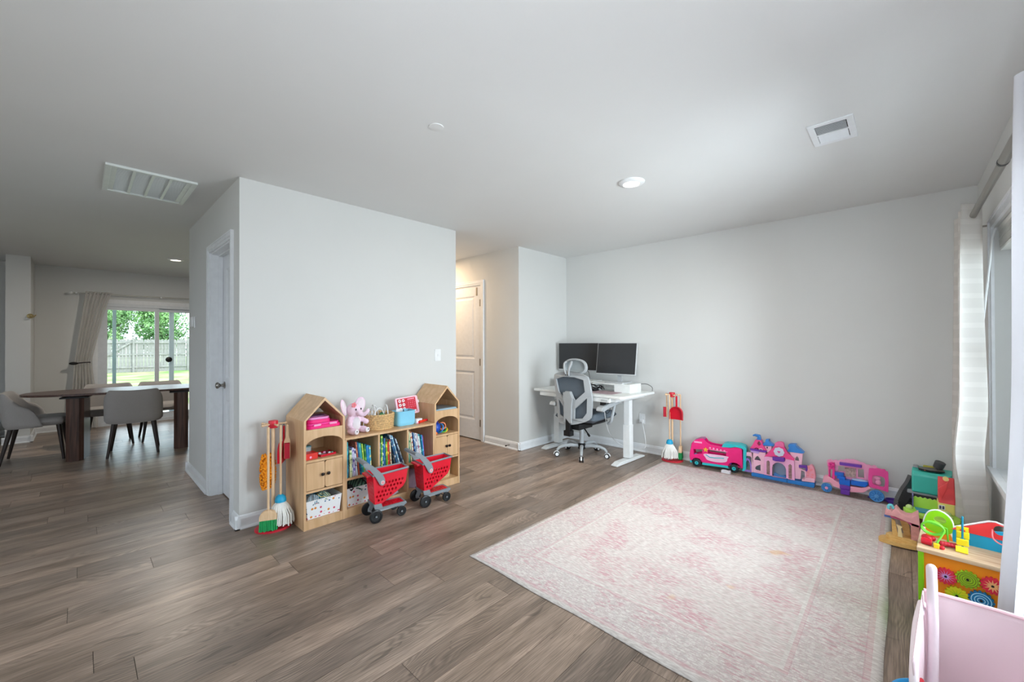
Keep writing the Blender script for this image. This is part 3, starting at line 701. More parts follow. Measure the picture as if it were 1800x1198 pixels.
monitor('left wide monitor with a dark screen facing the office chair', -2.948, 4.31, 1.108, .618, .350, 0, 0, .83, 0)
monitor('right monitor with a dark screen tilted back above the white box', -2.352, 4.18, 1.100, .485, .365, 9, 2, .83, .02)
# two monitor risers
rs = thing('monitor_riser', 'white shelf riser carrying the left monitor', 'riser', (-2.93, 4.27, zt), 0, 'monitor risers')
MB().box(-.27, .27, -.11, .13, .078, .094).build('shelf', DESK, rs, 0, bevel=.003)
for x in (-.27, .255): MB().box(x, x + .015, -.11, .13, 0, .078).build('side_panel', DESK, rs, 0, bevel=.002)
rs = thing('monitor_riser', 'white shelf riser with a drawer box carrying the right monitor', 'riser', (-2.36, 4.20, zt), radians(-2), 'monitor risers')
MB().box(-.24, .24, -.12, .12, .078, .094).build('shelf', DESK, rs, 0, bevel=.003)
MB().box(-.24, -.225, -.12, .12, 0, .078).build('side_panel', DESK, rs, 0, bevel=.002)
MB().box(.045, .24, -.12, .12, 0, .078).build('drawer_box', DESK, rs, 0, bevel=.002)
# desk clutter
km = tag(MB().prism(rrect(-.30, .30, -.13, .13, .02), (), 0, .003, 'xy').build('desk_mat', mat('dusty_pink_mat', 'a8949a', .8, noise=.15, nscale=60), loc=(-2.52, 3.98, zt + .0005)), 'dusty pink patterned desk mat in front of the risers', 'mat')
kb = thing('keyboard', 'black compact keyboard among the cables on the desk', 'keyboard', (-2.66, 4.02, zt + .004), radians(6))
MB().box(-.15, .15, -.055, .055, 0, .014).build('body', BLACK, kb, 0, bevel=.003)
key = MB().box(-.0075, .0075, -.0075, .0075, 0, .007).mesh('key', mat('key_grey', '2a2b2e', .5), 0)
for i in range(16):
    for j in range(5):
        o = bpy.data.objects.new('key', key); COL.objects.link(o); o.parent = kb; o.location = (-.138 + i * .0184, -.042 + j * .021, .0145)
ms = thing('computer_mouse', 'black computer mouse at the front of the desk mat', 'mouse', (-2.545, 3.86, zt + .004), radians(20))
MB().sph((0, 0, .012), (.03, .05, .018), 16, 10).build('shell', BLACK, ms)
MB().cyl((-.004, .02, .028), (.004, .02, .028), .007).build('scroll_wheel', GREYP, ms)
CW = [(-.10, 0, .02), (-.04, .03, .05), (.03, -.01, .055), (.08, .02, .03), (.13, -.02, .045), (.16, .02, .02)]
for k, (m, lab) in enumerate(((WHITE, 'white cable bundle draped over the keyboard'), (BLACK, 'black cable bundle tangled beside the keyboard'))):
    cb = thing('cable_bundle', lab, 'cable', (-2.72 + k * .10, 4.10 - k * .015, zt + .012))
    for q in range(4):
        rr = random.Random(q + 7 * k)
        pts = [(x + rr.uniform(-.03, .03), y + rr.uniform(-.03, .03), max(.008, z + rr.uniform(-.02, .015))) for x, y, z in CW]
        MB().tube(spline(pts, 6), .0048, 6).build('cable', m, cb)
dv = thing('docking_hub', 'dark device stack with ports under the left riser edge', 'electronics', (-2.79, 4.20, zt), 0)
MB().box(-.11, .11, -.06, .06, 0, .035).build('case', BLACK, dv, 0, bevel=.004)
MB().box(-.09, .10, -.055, .055, .035, .062).build('upper_case', mat('charcoal', '2c2d30', .5), dv, 0, bevel=.004)
for i in range(5): MB().box(-.09 + i * .036, -.072 + i * .036, -.062, -.06, .01, .02).build('port', SIL, dv, 0)

# ---------------------------------------------------------------- office chair (faces the desk)
OG = mat('light_grey_chair_plastic', 'a9aeb1', .45); OM = mat('blue_grey_mesh', '5d6770', .85, noise=.05, nscale=400, bump=.4, bscale=700)
OS = mat('blue_grey_fabric', '626c76', .9, noise=.06, nscale=200, bump=.3, bscale=500)
oc = thing('office_chair', 'light grey ergonomic office chair with mesh back and headrest, facing the desk', 'office chair', (-2.665, 3.955, 0), radians(0))
YBK = -.235
def bkf(u, v, d): # back shell, curved in plan and leaning
    return (u, YBK + d + .45 * (u - .05) ** 2 - .06 * (v - .38) * (v > 0) + .05 * (.75 - v) ** 2 * 0, v)
outer = [(-0.205, 0.895), (-0.163, 0.94), (-0.08, 0.957), (0.126, 0.957), (0.231, 0.93), (0.263, 0.89), (0.289, 0.714), (0.281, 0.551), (0.244, 0.458), (0.061, 0.390), (-0.116, 0.378), (-0.165, 0.433), (-0.18, 0.674)]
top = [(-0.172, 0.875), (-0.064, 0.908), (0.094, 0.91), (0.201, 0.885), (0.213, 0.758), (0.098, 0.660), (0.085, 0.665), (0.072, 0.68), (0.039, 0.75), (-0.038, 0.75), (-0.062, 0.68), (-0.075, 0.668), (-0.138, 0.74)]
lowL = [(-0.143, 0.655), (-0.075, 0.58), (-0.070, 0.450), (-0.138, 0.480)]
lowR = [(0.080, 0.564), (0.235, 0.695), (0.225, 0.535), (0.175, 0.470), (0.072, 0.455)]
outer = spline([(a, b, 0) for a, b in outer], 3, True); outer = [p[:2] for p in outer]
MB().prism(outer, [top, lowL, lowR], -.012, .012, fn=bkf).build('back_frame', OG, oc, 0, bevel=.004)
MB().prism([(a * .97 + .0015, .38 + (b - .38) * .985 + .004) for a, b in outer], (), .013, .017, fn=bkf).build('back_mesh', OM, oc, 0)
MB().prism([(-0.057, 0.737), (0.039, 0.751), (0.070, 0.68), (0.054, 0.59), (0.045, 0.40), (-0.067, 0.40), (-0.049, 0.632), (-.066, .675)], (), -.030, -.012, fn=bkf).build('spine_plate', OG, oc, 0, bevel=.006)
def hrf(u, v, d): return (u, YBK + .015 + d + .8 * (u - .06) ** 2, v)
ho = [p[:2] for p in spline([(a, b, 0) for a, b in [(-0.088, 1.015), (-0.063, 1.075), (0.001, 1.106), (0.095, 1.11), (0.172, 1.087), (0.205, 1.045), (0.205, 0.985), (0.156, 0.945), (0.064, 0.945), (-0.032, 0.952), (-0.083, 0.975)]], 3, True)]
hi = [(.06 + (a - .06) * .86, 1.03 + (b - 1.03) * .80) for a, b in ho]
hr = MB().prism(ho, [hi], -.012, .012, fn=hrf).build('headrest_frame', OG, oc, 0, bevel=.004)
MB().prism([(.06 + (a - .06) * .97, 1.03 + (b - 1.03) * .95) for a, b in ho], (), .013, .017, fn=hrf).build('headrest_mesh', mat('pale_grey_mesh', '9aa3a6', .85, bump=.4, bscale=700), oc, 0)
br = MB(); 
for s in (-1, 1): br.tube(spline([(.0 + s * .012, YBK - .035, .925), (.0 + s * .03, YBK - .05, .99), (.0 + s * .045, YBK - .03, 1.05), (.0 + s * .035, YBK - .005, 1.075)], 5), .012, 8)
br.build('headrest_bracket', OG, oc)
for s in (-1, 1): MB().cyl((s * .013, YBK - .055, .932), (s * .013, YBK - .040, .932), .006).build('bracket_screw', BLACK, oc)
# seat: cushioned slab, slightly turned up at the front
def seatf(top_):
    def f(u, v):
        x = -.235 + .52 * u; y = YBK + .05 + .47 * v
        e = min(u, 1 - u, v, 1 - v); r_ = min(1, e / .14); bulge = sqrt(max(0, 1 - (1 - r_) ** 2))
        z = .455 + .015 * (v - .5) + (.045 if top_ else -.05) * bulge + .02 * (2 * u - 1) ** 2 * bulge
        x += .0; return Vector((x, y, z))
    return f
mb = MB(); mb.surf(seatf(True), 22, 22); mb.surf(seatf(False), 22, 22); mb.build('seat', OS, oc, smooth=60)
MB().box(-.18, .23, YBK + .10, .18, .385, .412).build('seat_pan', BLACK, oc, 0, bevel=.01)
MB().box(-.035, .02, YBK - .03, YBK + .005, .30, .50).box(-.05, .035, YBK - .045, YBK + .03, .26, .32).build('tilt_spine', BLACK, oc, 0, bevel=.004)
mb = MB().box(-.06, .10, -.20, .07, .325, .385); mb.tube([(.05, -.06, .35), (.16, -.12, .29)], .008); mb.tube([(-.0, -.18, .34), (-.0, -.22, .30)], .012); mb.build('tilt_mechanism', BLACK, oc, 0, bevel=.005)
MB().cyl((.162, -.121, .285), (.19, -.135, .268), .012).build('lever_knob', BLACK, oc)
for s in (-1, 1):
    ax = .045 + s * (.285 if s < 0 else .335)
    mb = MB(); mb.tube(spline([(ax - s * .06, .03, .395), (ax - s * .02, .02, .42), (ax + s * .005, .01, .48), (ax + s * .01, .05, .60)], 5), [.016] * 16, 8)
    ap = mb.build('arm_post', OG, oc)
    mb = MB(); mb.prism([(-.25, .575), (-.23, .610), (-.08, .640), (.08, .652), (.13, .642), (.14, .618), (.06, .608), (-.10, .588), (-.21, .560)], (), ax - .036, ax + .036, 'yz'); mb.build('armrest', OG, oc, 0, bevel=.012)
    MB().cyl((ax - .042, -.215, .585), (ax + .042, -.215, .585), .018, n=14).build('arm_pivot', OG, oc)
MB().cyl((0.0, 0, .12), (0, 0, .34), .026, n=16).build('gas_column', OG, oc)
MB().lathe([(.034, .07), (.050, .085), (.050, .125), (.030, .14)], (0, 0, 0), 18).build('hub', BLACK, oc)
for k in range(5):
    a = radians(-57 + 72 * k + 0); c_, s_ = cos(a), sin(a); q = RZ(math.degrees(a))
    mb = MB(); mb.X = q
    mb.tube([(.03, 0, .105), (.12, 0, .122), (.21, 0, .118), (.265, 0, .098), (.29, 0, .068)], [.022, .021, .018, .016, .013], 10)
    mb.build('base_leg', OG, oc)
    mb = MB(); mb.X = q
    for s in (-1, 1): mb.cyl((.295, s * .008, .028), (.295, s * .024, .028), .028, n=18)
    cs_ = mb.build('caster_wheel', BLACK, oc)
    mb = MB(); mb.X = q
    for s in (-1, 1): mb.cyl((.295, s * .024, .028), (.295, s * .026, .028), .019, n=18)
    mb.build('caster_cap', WHITE, cs_)
    mb = MB(); mb.X = q; mb.prism(arc(.295, .028, .034, 0, 180, 10), (), -.007, .007, 'xz').build('caster_hood', WHITE, cs_)

# ---------------------------------------------------------------- dining area
WAL = wood_mat('walnut_veneer', '3d2822', '5c4036', (1.2, 30, 30), .35, 2)
WALV = wood_mat('walnut_veneer_upright', '3a2620', '5e4237', (22, 22, 1.2), .4, 2)
tb = thing('dining_table', 'oval walnut dining table on two slab pedestals', 'dining table', (-6.80, .45, 0), radians(-8))
el = []
for i in range(64):
    a = 2 * pi * i / 64; ca, sa = cos(a), sin(a); e = .78
    el.append((.375 * math.copysign(abs(ca) ** e, ca), .90 * math.copysign(abs(sa) ** e, sa)))
MB().prism([p for p in el], (), .718, .742, 'xy').build('table_top', WAL, tb, 0, bevel=.006, rot=None)
for s in (-1, 1):
    y = s * .455
    MB().prism([(-.15, y - .035), (-.12, y - .07), (.26, y - .07), (.29, y - .035), (.29, y + .035), (.26, y + .07), (-.12, y + .07), (-.15, y + .035)], (), 0, .69, 'xy').build('pedestal', WALV, tb, 0, bevel=.002)
    MB().box(-.19, .32, y - .11, y + .11, .69, .704).box(-.14, .26, y - .06, y + .06, .704, .718).build('mounting_plate', BLACK, tb, 0)
MB().box(-.05, .05, -.40, .40, .697, .717).build('stretcher_rail', BLACK, tb, 0)
DF = mat('warm_grey_upholstery', 'a39f9c', .9, noise=.06, nscale=160, bump=.3, bscale=600)
DL = mat('espresso_wood_leg', '2e2421', .4)
def dining_chair(label, loc, rz):
    """seat looks towards local +y"""
    t = thing('dining_chair', label, 'chair', loc, rz, 'dining chairs')
    # wrapped backrest: plan is a flattened U, height falls towards the open ends
    def plan(s_, off):  # s_ in -1..1
        a = s_ * radians(102); rx, ry = .235 + off, .20 + off
        e = .62
        return (rx * math.copysign(abs(sin(a)) ** e, sin(a)), .0 - ry * math.copysign(abs(cos(a)) ** e, cos(a)))
    def zt_(s_): k = abs(s_); return .768 - .012 * (1 - k) ** 2 - (0 if k < .45 else .24 * ((k - .45) / .55) ** 1.7)
    def zb_(s_): return .375 + .012 * abs(s_)
    ns, nv = 40, 12; vs, fs = [], []
    ring = []
    for i in range(ns + 1):
        s_ = -1 + 2 * i / ns; prof = []
        for k in range(nv * 2):
            # closed section round inner and outer faces
            if k < nv: u = k / (nv - 1); off = .022
            else: u = 1 - (k - nv) / (nv - 1); off = -.022
            e = 1 - max(0, 1 - min(u, 1 - u) / .12) ** 2 * .75
            z = zb_(s_) + (zt_(s_) - zb_(s_)) * u
            endt = 1 - max(0, (abs(s_) - .93) / .07) ** 2 * .6
            x, y = plan(s_, off * e * endt); prof.append((x, y - .0 - .05 * (u - .3), z))
        vs += prof
    m_ = nv * 2
    for i in range(ns): fs += [(i * m_ + k, i * m_ + (k + 1) % m_, (i + 1) * m_ + (k + 1) % m_, (i + 1) * m_ + k) for k in range(m_)]
    fs += [tuple(range(m_)), tuple(range(ns * m_, (ns + 1) * m_))]
    MB().add(vs, fs).build('backrest', DF, t, smooth=50)
    def sf(top_):
        def f(u, v):
            x = (-.225 + .45 * u); y = -.17 + .43 * v
            e = min(u, 1 - u, v, 1 - v); b = sqrt(max(0, 1 - (1 - min(1, e / .12)) ** 2))
            k = abs(2 * u - 1) ** 3 * abs(2 * v - 1) ** 3; x *= 1 - .12 * k; y = .045 + (y - .045) * (1 - .10 * k)
            return Vector((x, y, .435 + (.045 if top_ else -.045) * b))
        return f
    mb = MB(); mb.surf(sf(True), 20, 20); mb.surf(sf(False), 20, 20); mb.build('seat', DF, t, smooth=60)
    for sx in (-1, 1):
        for sy, y0, y1 in ((-1, -.14, -.215), (1, .20, .245)):
            lg = MB().cyl((sx * .165, y0, .40), (sx * .215, y1, .008), .022, .012, n=12).build('leg', DL, t)
            MB().cyl((sx * .215, y1, 0), (sx * .215, y1, .008), .011, n=12).build('glide', STEEL, lg)
    return t
dining_chair('grey upholstered dining chair with its back to the camera, tucked under the table', (-6.60, .447, 0), radians(90 - 6))
dining_chair('grey upholstered dining chair at the left end of the table, seen from the side', (-7.01, -.35, 0), radians(-4))
dining_chair('grey dining chair on the far side of the table before the glass door, left', (-7.42, .26, 0), radians(-90))
dining_chair('grey dining chair on the far side of the table before the glass door, right', (-7.42, .78, 0), radians(-90))

# ---------------------------------------------------------------- outside the sliding door
def grass_mat():
    m = bpy.data.materials.new('lawn_grass'); m.use_nodes = True; t = m.node_tree; b = t.nodes['Principled BSDF']
    geo = N(t, 'ShaderNodeNewGeometry')
    n = N(t, 'ShaderNodeTexNoise'); n.inputs['Scale'].default_value = .7; n.inputs['Detail'].default_value = 7; t.links.new(geo.outputs['Position'], n.inputs['Vector'])
    r = N(t, 'ShaderNodeValToRGB'); t.links.new(n.outputs['Fac'], r.inputs[0]); e = r.color_ramp.elements
    e[0].position = .40; e[0].color = lin('65883f'); e[1].position = .62; e[1].color = lin('9c9772')
    t.links.new(r.outputs[0], b.inputs['Base Color']); b.inputs['Roughness'].default_value = .95
    return m
def lawnf(u, v):
    x = XD - .25 - u * 60; y = -25 + v * 60; return Vector((x, y, -.12 - .14 * min(1, u * 2.6) + .03 * sin(x * .9) * sin(y * .5)))
o = MB().surf(lawnf, 80, 60).build('lawn', grass_mat(), smooth=80); tag(o, kind='structure')
o = MB().box(XD - 2.6, XD - .1, -1.2, 3.6, -.16, -.06).build('patio_ground', mat('concrete', 'b9b5ab', .9, noise=.08), smooth=0); tag(o, kind='structure')
o = MB().surf(lambda u, v: Vector((XW + T + .05 + u * 25, -12 + v * 30, -.25)), 4, 4).build('side_ground', _M.get('concrete'), smooth=0); tag(o, kind='structure')
FW = mat('weathered_fence_wood', '8b8986', .9, noise=.25, nscale=5)
fx = -31.0
fc = thing('wooden_fence', 'weathered grey dog-eared picket fence across the back of the lawn', 'fence', (fx, 4, -.27))
pkm = MB().prism([(-.068, 0), (-.068, 1.80), (-.04, 1.84), (.04, 1.84), (.068, 1.80), (.068, 0)], (), 0, .018, fn=lambda u, v, d: (d, u, v)).mesh('picket', FW, 0)
for i in range(70):
    y = -4.5 + i * .145
    o = bpy.data.objects.new('picket', pkm); COL.objects.link(o); o.parent = fc; o.location = (0, y, random.uniform(-.01, .01)); o.rotation_euler = (radians(random.uniform(-.5, .5)), 0, 0)
for z in (.25, .95, 1.62): MB().box(.02, .058, -4.6, 5.6, z, z + .09).build('rail', FW, fc, 0)
for k in range(5): MB().box(.0, .09, -4.4 + k * 2.4, -4.31 + k * 2.4, 0, 1.9).build('post', FW, fc, 0)
mb = MB(); mb.bar((.07, -3.9, .3), (.07, -2.1, 1.65), .03, .10, ); mb.build('gate_brace', FW, fc, 0)
BARK = mat('tree_bark', '4a3c30', .9)
def leaf_mat(nm, a, b_):
    m = bpy.data.materials.new(nm); m.use_nodes = True; t = m.node_tree; b = t.nodes['Principled BSDF']
    geo = N(t, 'ShaderNodeNewGeometry'); n = N(t, 'ShaderNodeTexNoise'); n.inputs['Scale'].default_value = 1.4; n.inputs['Detail'].default_value = 4
    t.links.new(geo.outputs['Position'], n.inputs['Vector']); r = N(t, 'ShaderNodeValToRGB'); t.links.new(n.outputs['Fac'], r.inputs[0])
    r.color_ramp.elements[0].color = lin(a); r.color_ramp.elements[0].position = .4; r.color_ramp.elements[1].color = lin(b_); r.color_ramp.elements[1].position = .65
    t.links.new(r.outputs[0], b.inputs['Base Color']); b.inputs['Roughness'].default_value = .6
    b.inputs['Subsurface Weight'].default_value = 0
    return m
LEAF = leaf_mat('tree_leaves', '55854a', '98be7a')
def tree(label, x, y, hgt, r, seed):
    t = thing('tree', label, 'tree', (x, y, -.3), 0, 'trees behind the fence'); rr = random.Random(seed)
    mb = MB(); mb.cyl((0, 0, 0), (.1, .05, hgt * .55), .16, .08); 
    for k in range(6):
        a = rr.uniform(0, 6.28); mb.cyl((.05, 0, hgt * (.25 + .05 * k)), (r * .6 * cos(a), r * .6 * sin(a), hgt * (.45 + .08 * k)), .06, .02, 6)
    mb.build('trunk', BARK, t)
    blobs = [(rr.uniform(-.55, .55) * r, rr.uniform(-.6, .6) * r, hgt * rr.uniform(.30, .86), r * rr.uniform(.35, .55)) for _ in range(14)]
    mb = MB()
    for bx, by, bz, br_ in blobs:
        for q in range(760):
            d = Vector((rr.gauss(0, 1), rr.gauss(0, 1), rr.gauss(0, 1))).normalized() * br_ * rr.uniform(.75, 1.05)
            c = Vector((bx, by, bz)) + d; s_ = rr.uniform(.05, .095)
            a = Vector((rr.gauss(0, 1), rr.gauss(0, 1), rr.gauss(0, 1))).normalized(); b_ = a.cross(d).normalized()
            mb.add([c - a * s_, c + b_ * s_ * .5, c + a * s_, c - b_ * s_ * .5], [(0, 1, 2, 3)])
    me = bpy.data.meshes.new('leaves'); me.from_pydata(mb.v, [], mb.f); me.materials.append(LEAF)
    o = bpy.data.objects.new('leaves', me); COL.objects.link(o); o.parent = t; tag(o, kind='stuff')
    return t
for k, (y, hgt, r, lab) in enumerate(((-2.2, 3.9, 1.6, 'green tree behind the fence beside the curtain edge'), (.7, 4.5, 1.65, 'tall leafy tree behind the fence seen through the left door pane'), (3.6, 4.7, 1.65, 'dense tree behind the fence seen in the middle of the glass door'), (6.5, 4.7, 1.65, 'bushy tree behind the fence at the right of the glass door'))):
    tree(lab, fx - 2.6 - (k % 2) * .3, y, hgt, r, 40 + k)
# ---------------------------------------------------------------- toy shelf: two house towers and a bookcase between them
SX0, SX1 = -3.312, -2.960; DPT = SX1 - SX0; TH = .015
KN = mat('dark_bronze_knob', '2a2320', .35, metal=.6)
def tower(name, label, y0, wd, knob_gap):
    t = thing(name, label, 'shelf', (SX0, y0, 0), 0, 'house shaped toy towers')
    EZ, AZ = .748, .900; m = wd / 2
    for nm, a in (('side_panel', 0), ('side_panel', wd - TH)): MB().box(0, DPT, a, a + TH, 0, EZ).build(nm, BEECH, t, 0)
    # roof: two sloping boards meeting at the ridge
    L_ = sqrt(m * m + (AZ - EZ) ** 2); nx, nz = (AZ - EZ) / L_, m / L_
    for s in (0, 1):
        P = [(0, EZ), (m, AZ), (m, AZ - TH / nz), (TH, EZ - .0)]
        if s: P = [(wd - a, b) for a, b in P]
        MB().prism(P, (), 0, DPT, 'yz').build('roof_board', BEECH, t, 0)
    def board(z, nm='shelf_board', x1=DPT - .004): return MB().box(.008, x1, TH, wd - TH, z - TH, z).build(nm, BEECH, t, 0)
    board(.684); board(.472); board(.262); board(.062)
    MB().box(DPT - .018, DPT - .004, TH, wd - TH, 0, .047).build('plinth', BEECH, t, 0)
    MB().box(0, .006, TH, wd - TH, .0, .60).build('back_panel', BEECH, t, 0)
    MB().box(0, .006, TH, wd - TH, .684, .745).build('back_rail', BEECH, t, 0)
    a0, a1 = TH, wd - TH; ac = (a0 + a1) / 2; hw = (a1 - a0) / 2 - .0
    arch = [(ac + hw * cos(radians(q)), .572 + .055 * sin(radians(q))) for q in range(180, -1, -12)]
    MB().prism([(a0, .683), (a0, .572)] + arch[1:-1] + [(a1, .572), (a1, .683)], (), DPT - .018, DPT - .003, 'yz').build('arched_fascia', BEECH, t, 0)
    dm = ac
    for k, (a, b) in enumerate(((a0 + .002, dm - .0015), (dm + .0015, a1 - .002))):
        inner = [(a, .266), (b, .266), (b, .454), (a, .454)]
        if k == 0: P = [(a, .266), (b - .012, .266), (b, .278), (b, .442), (b - .012, .454), (a, .454)]
        else: P = [(a + .012, .266), (b, .266), (b, .454), (a + .012, .454), (a, .442), (a, .278)]
        d = MB().prism(P, (), DPT - .016, DPT - .002, 'yz').build('door', BEECH, t, 0, bevel=.0015)
        ky = dm + (-knob_gap if k == 0 else knob_gap)
        MB().lathe([(.005, 0), (.005, .008), (.010, .012), (.012, .018), (.009, .023), (0, .025)], (DPT - .002, ky, .366), 14, R=Matrix.Rotation(radians(90), 3, 'Y')).build('knob', KN, d)
    MB().box(.01, DPT - .02, dm - .004, dm + .004, .262, .457).build('door_divider', BEECH, t, 0)
    return t
tower('toy_tower', 'left house shaped beech toy tower with pink laptops under its roof', 1.052, .285, .020)
tower('toy_tower', 'right house shaped beech toy tower beside the hallway door', 2.132, .276, .016)
bk = thing('bookcase', 'low beech bookcase with three book cubbies between the house towers', 'bookcase', (SX0, 1.338, 0))
BW = .793
for y in (0, .262, .520, BW - TH): MB().box(0, DPT - .002, y, y + TH, 0, .570).build('upright_panel', BEECH, bk, 0)
MB().box(0, DPT + .003, 0, BW, .570, .586).build('top_board', BEECH, bk, 0, bevel=.0015)
for z in (.286, .062):
    for a, b in ((TH, .262), (.262 + TH, .520), (.520 + TH, BW - TH)): MB().box(.006, DPT - .004, a, b, z - TH, z).build('shelf_board', BEECH, bk, 0)
for a, b in ((TH, .262), (.262 + TH, .520), (.520 + TH, BW - TH)): MB().box(DPT - .02, DPT - .005, a, b, 0, .047).build('plinth', BEECH, bk, 0)
MB().box(0, .006, TH, BW - TH, 0, .57).build('back_panel', BEECH, bk, 0)

# books: (thickness, height, depth, lean degrees, cover, second colour, words)
PAGES = mat('paper_pages', 'e9e4d6', .8)
BOOKS = [
 ('left cubby', 1.3545, [(.012, .265, .24, 0, '159aa8', '27b8c0', 'tall turquoise'), (.007, .215, .20, 0, '1d3f74', '4a8ac0', 'navy'), (.016, .200, .19, 1, 'cfd6a8', '6a9a4a', 'pale green flowered'), (.006, .21, .2, 3, 'd8dde8', '8890c0', 'white'),
   (.012, .215, .2, 4, 'c9c4e4', '6f64b4', 'lavender speckled'), (.013, .205, .2, 5, 'cfd4dc', '4b4f7c', 'grey and navy patterned'), (.010, .255, .22, 6, 'b25a44', 'd99a7a', 'rust coloured'), (.010, .25, .2, 7, '1f5f8c', '3a80b0', 'dark blue'),
   (.016, .240, .2, 7, '2f9a9a', '58b8b0', 'sea green'), (.012, .232, .2, 6, '9ac14a', 'd8e078', 'lime'), (.010, .225, .2, 5, '2a7a3c', '7ac05a', 'leaf green'), (.022, .212, .2, 4, '1478b4', '2a90c8', 'thick bright blue'), (.012, .205, .2, 3, '4ab0c4', 'e8e0a0', 'aqua and cream')]),
 ('middle cubby', 1.6165, [(.014, .215, .2, 0, '2a80b8', 'a8d0e0', 'blue'), (.015, .268, .22, 0, '58a048', 'c8e070', 'tall green and yellow'), (.008, .20, .2, 0, '1a70b0', 'e0e6ee', 'blue and white'), (.014, .24, .2, 1, '2e6ca0', '60a0c0', 'steel blue'),
   (.013, .212, .2, 2, '6fae3a', 'e8e04a', 'green with yellow'), (.014, .208, .2, 2, 'd23a2a', 'f2b040', 'red with orange'), (.010, .225, .2, 4, 'e8dcb8', 'c0503a', 'cream and red'), (.011, .268, .2, 15, '245a86', 'c8d8e4', 'slanting dark blue'),
   (.012, .262, .2, 17, '7fb0cc', 'e4eef2', 'slanting pale blue'), (.008, .25, .2, 18, '20324e', '6a86a8', 'slanting navy'), (.010, .235, .2, 20, 'b8c8d0', '2a506e', 'slanting grey blue')]),
 ('right cubby', 1.8745, [(.012, .232, .2, 3, '3fae98', '8ad8c4', 'mint green'), (.010, .258, .2, 5, 'd8e0b8', '5aa06a', 'cream and green'), (.014, .256, .2, 7, 'e6e2d2', 'c06a4a', 'cream dotted'), (.010, .248, .2, 9, '24508a', '6f9cd0', 'deep blue'),
   (.010, .244, .2, 10, '8aa0b0', 'd8e4ea', 'slate'), (.012, .240, .2, 10, 'e0e4ea', '8a94b4', 'white patterned'), (.012, .236, .2, 10, 'd8c8cc', 'a05a78', 'pink patterned'), (.012, .225, .2, 9, 'c8e4e0', '3aa0a8', 'pale aqua'), (.014, .215, .2, 7, '1c7ca8', '5ac0d0', 'teal blue'), (.006, .208, .2, 6, '9a4ac0', 'c080e0', 'thin purple')]),
]
for cub, y, items in BOOKS:
    ph, pt = .25, 0.
    for k, (tk, ht, dp, lean, c, c2, words) in enumerate(items):
        tl = math.tan(radians(lean)); y += max(0, min(ht, ph) * (tl - pt)) + .0006; ph, pt = ht, tl
        b = thing('picture_book', '%s picture book spine in the %s of the bookcase' % (words, cub), 'book', (SX1 - .012 - random.uniform(0, .012), y + ht * 0, .2864), 0, 'picture books in the bookcase')
        b.rotation_euler = (radians(lean), 0, 0)   # leans to the left along the row
        m_ = book_mat(c, c2, k + len(cub))
        MB().prism([(0, 0), (tk, 0), (tk, ht), (0, ht)], (), -dp, 0, 'yz').build('cover', m_, b, 0, bevel=.0012, bseg=1)
        MB().box(-dp - .0015, -dp + .004, .0012, tk - .0012, .002, ht - .002).build('pages', PAGES, b, 0)
        y += (tk + .0010) / cos(radians(lean))
# fabric bins
DOTS = dots_mat()
STRIPE1 = mat('teal_striped_cloth', '3f7d92', .9, noise=.35, nscale=60); STRIPE2 = mat('yellow_striped_cloth', 'c9b870', .9, noise=.3, nscale=50)
def fabric_bin(label, x1, y0, y1, z0, h, dp, splay=.012, full=True):
    t = thing('fabric_bin', label, 'bin', (x1 - dp / 2, (y0 + y1) / 2, z0 + .0006), 0, 'polka dot fabric bins')
    a, b = (y1 - y0) / 2, dp / 2; s = splay; k = .004
    def shell(i, zb):
        return [(-b + s + i, -a + s + i, zb), (b - s - i, -a + s + i, zb), (b - s - i, a - s - i, zb), (-b + s + i, a - s - i, zb), (-b + i, -a + i, h), (b - i, -a + i, h), (b - i, a - i, h), (-b + i, a - i, h)]
    v = shell(0, 0) + shell(k, k); f = [(0, 1, 2, 3)] + [(i, (i + 1) % 4, 4 + (i + 1) % 4, 4 + i) for i in range(4)] + [(8, 11, 10, 9)] + [(8 + i, 12 + i, 12 + (i + 1) % 4, 8 + (i + 1) % 4) for i in range(4)] + [(4 + i, 4 + (i + 1) % 4, 12 + (i + 1) % 4, 12 + i) for i in range(4)]
    MB().add(v, f).build('body', DOTS, t, 0)
    top_ = [tuple(p) for p in (Vector((-b, -a, h)), Vector((b, -a, h)), Vector((b, a, h)), Vector((-b, a, h)))]
    MB().tube(top_, .003, 6, True).build('rim_piping', WHITE, t)
    mb = MB().tube([(b - s + .001, -a + s, .002), (b - s + .001, a - s, .002)], .003, 6); mb.build('base_piping', WHITE, t)
    return t
fb1 = fabric_bin('polka dot fabric bin full of striped cloths in the left tower', SX1 - .012, 1.072, 1.318, .062, .125, .26, .012)
def cloth(label, loc, rx, ry, h, m, seed, tilt=0):
    rr = random.Random(seed)
    def fn(u, v):
        a = u * 2 * pi; r_ = v
        return Vector((rx * r_ * cos(a) * (1 + .1 * sin(3 * a + seed)), ry * r_ * sin(a) * (1 + .12 * cos(4 * a)), h * (1 - r_ ** 2) + .01 * sin(5 * a + seed) * r_ + tilt * r_ * sin(a)))
    o = MB().surf(fn, 28, 8).build('folded_cloth', m, smooth=60, loc=loc); md = o.modifiers.new('s', 'SOLIDIFY'); md.thickness = .004
    return tag(o, label, 'cloth')
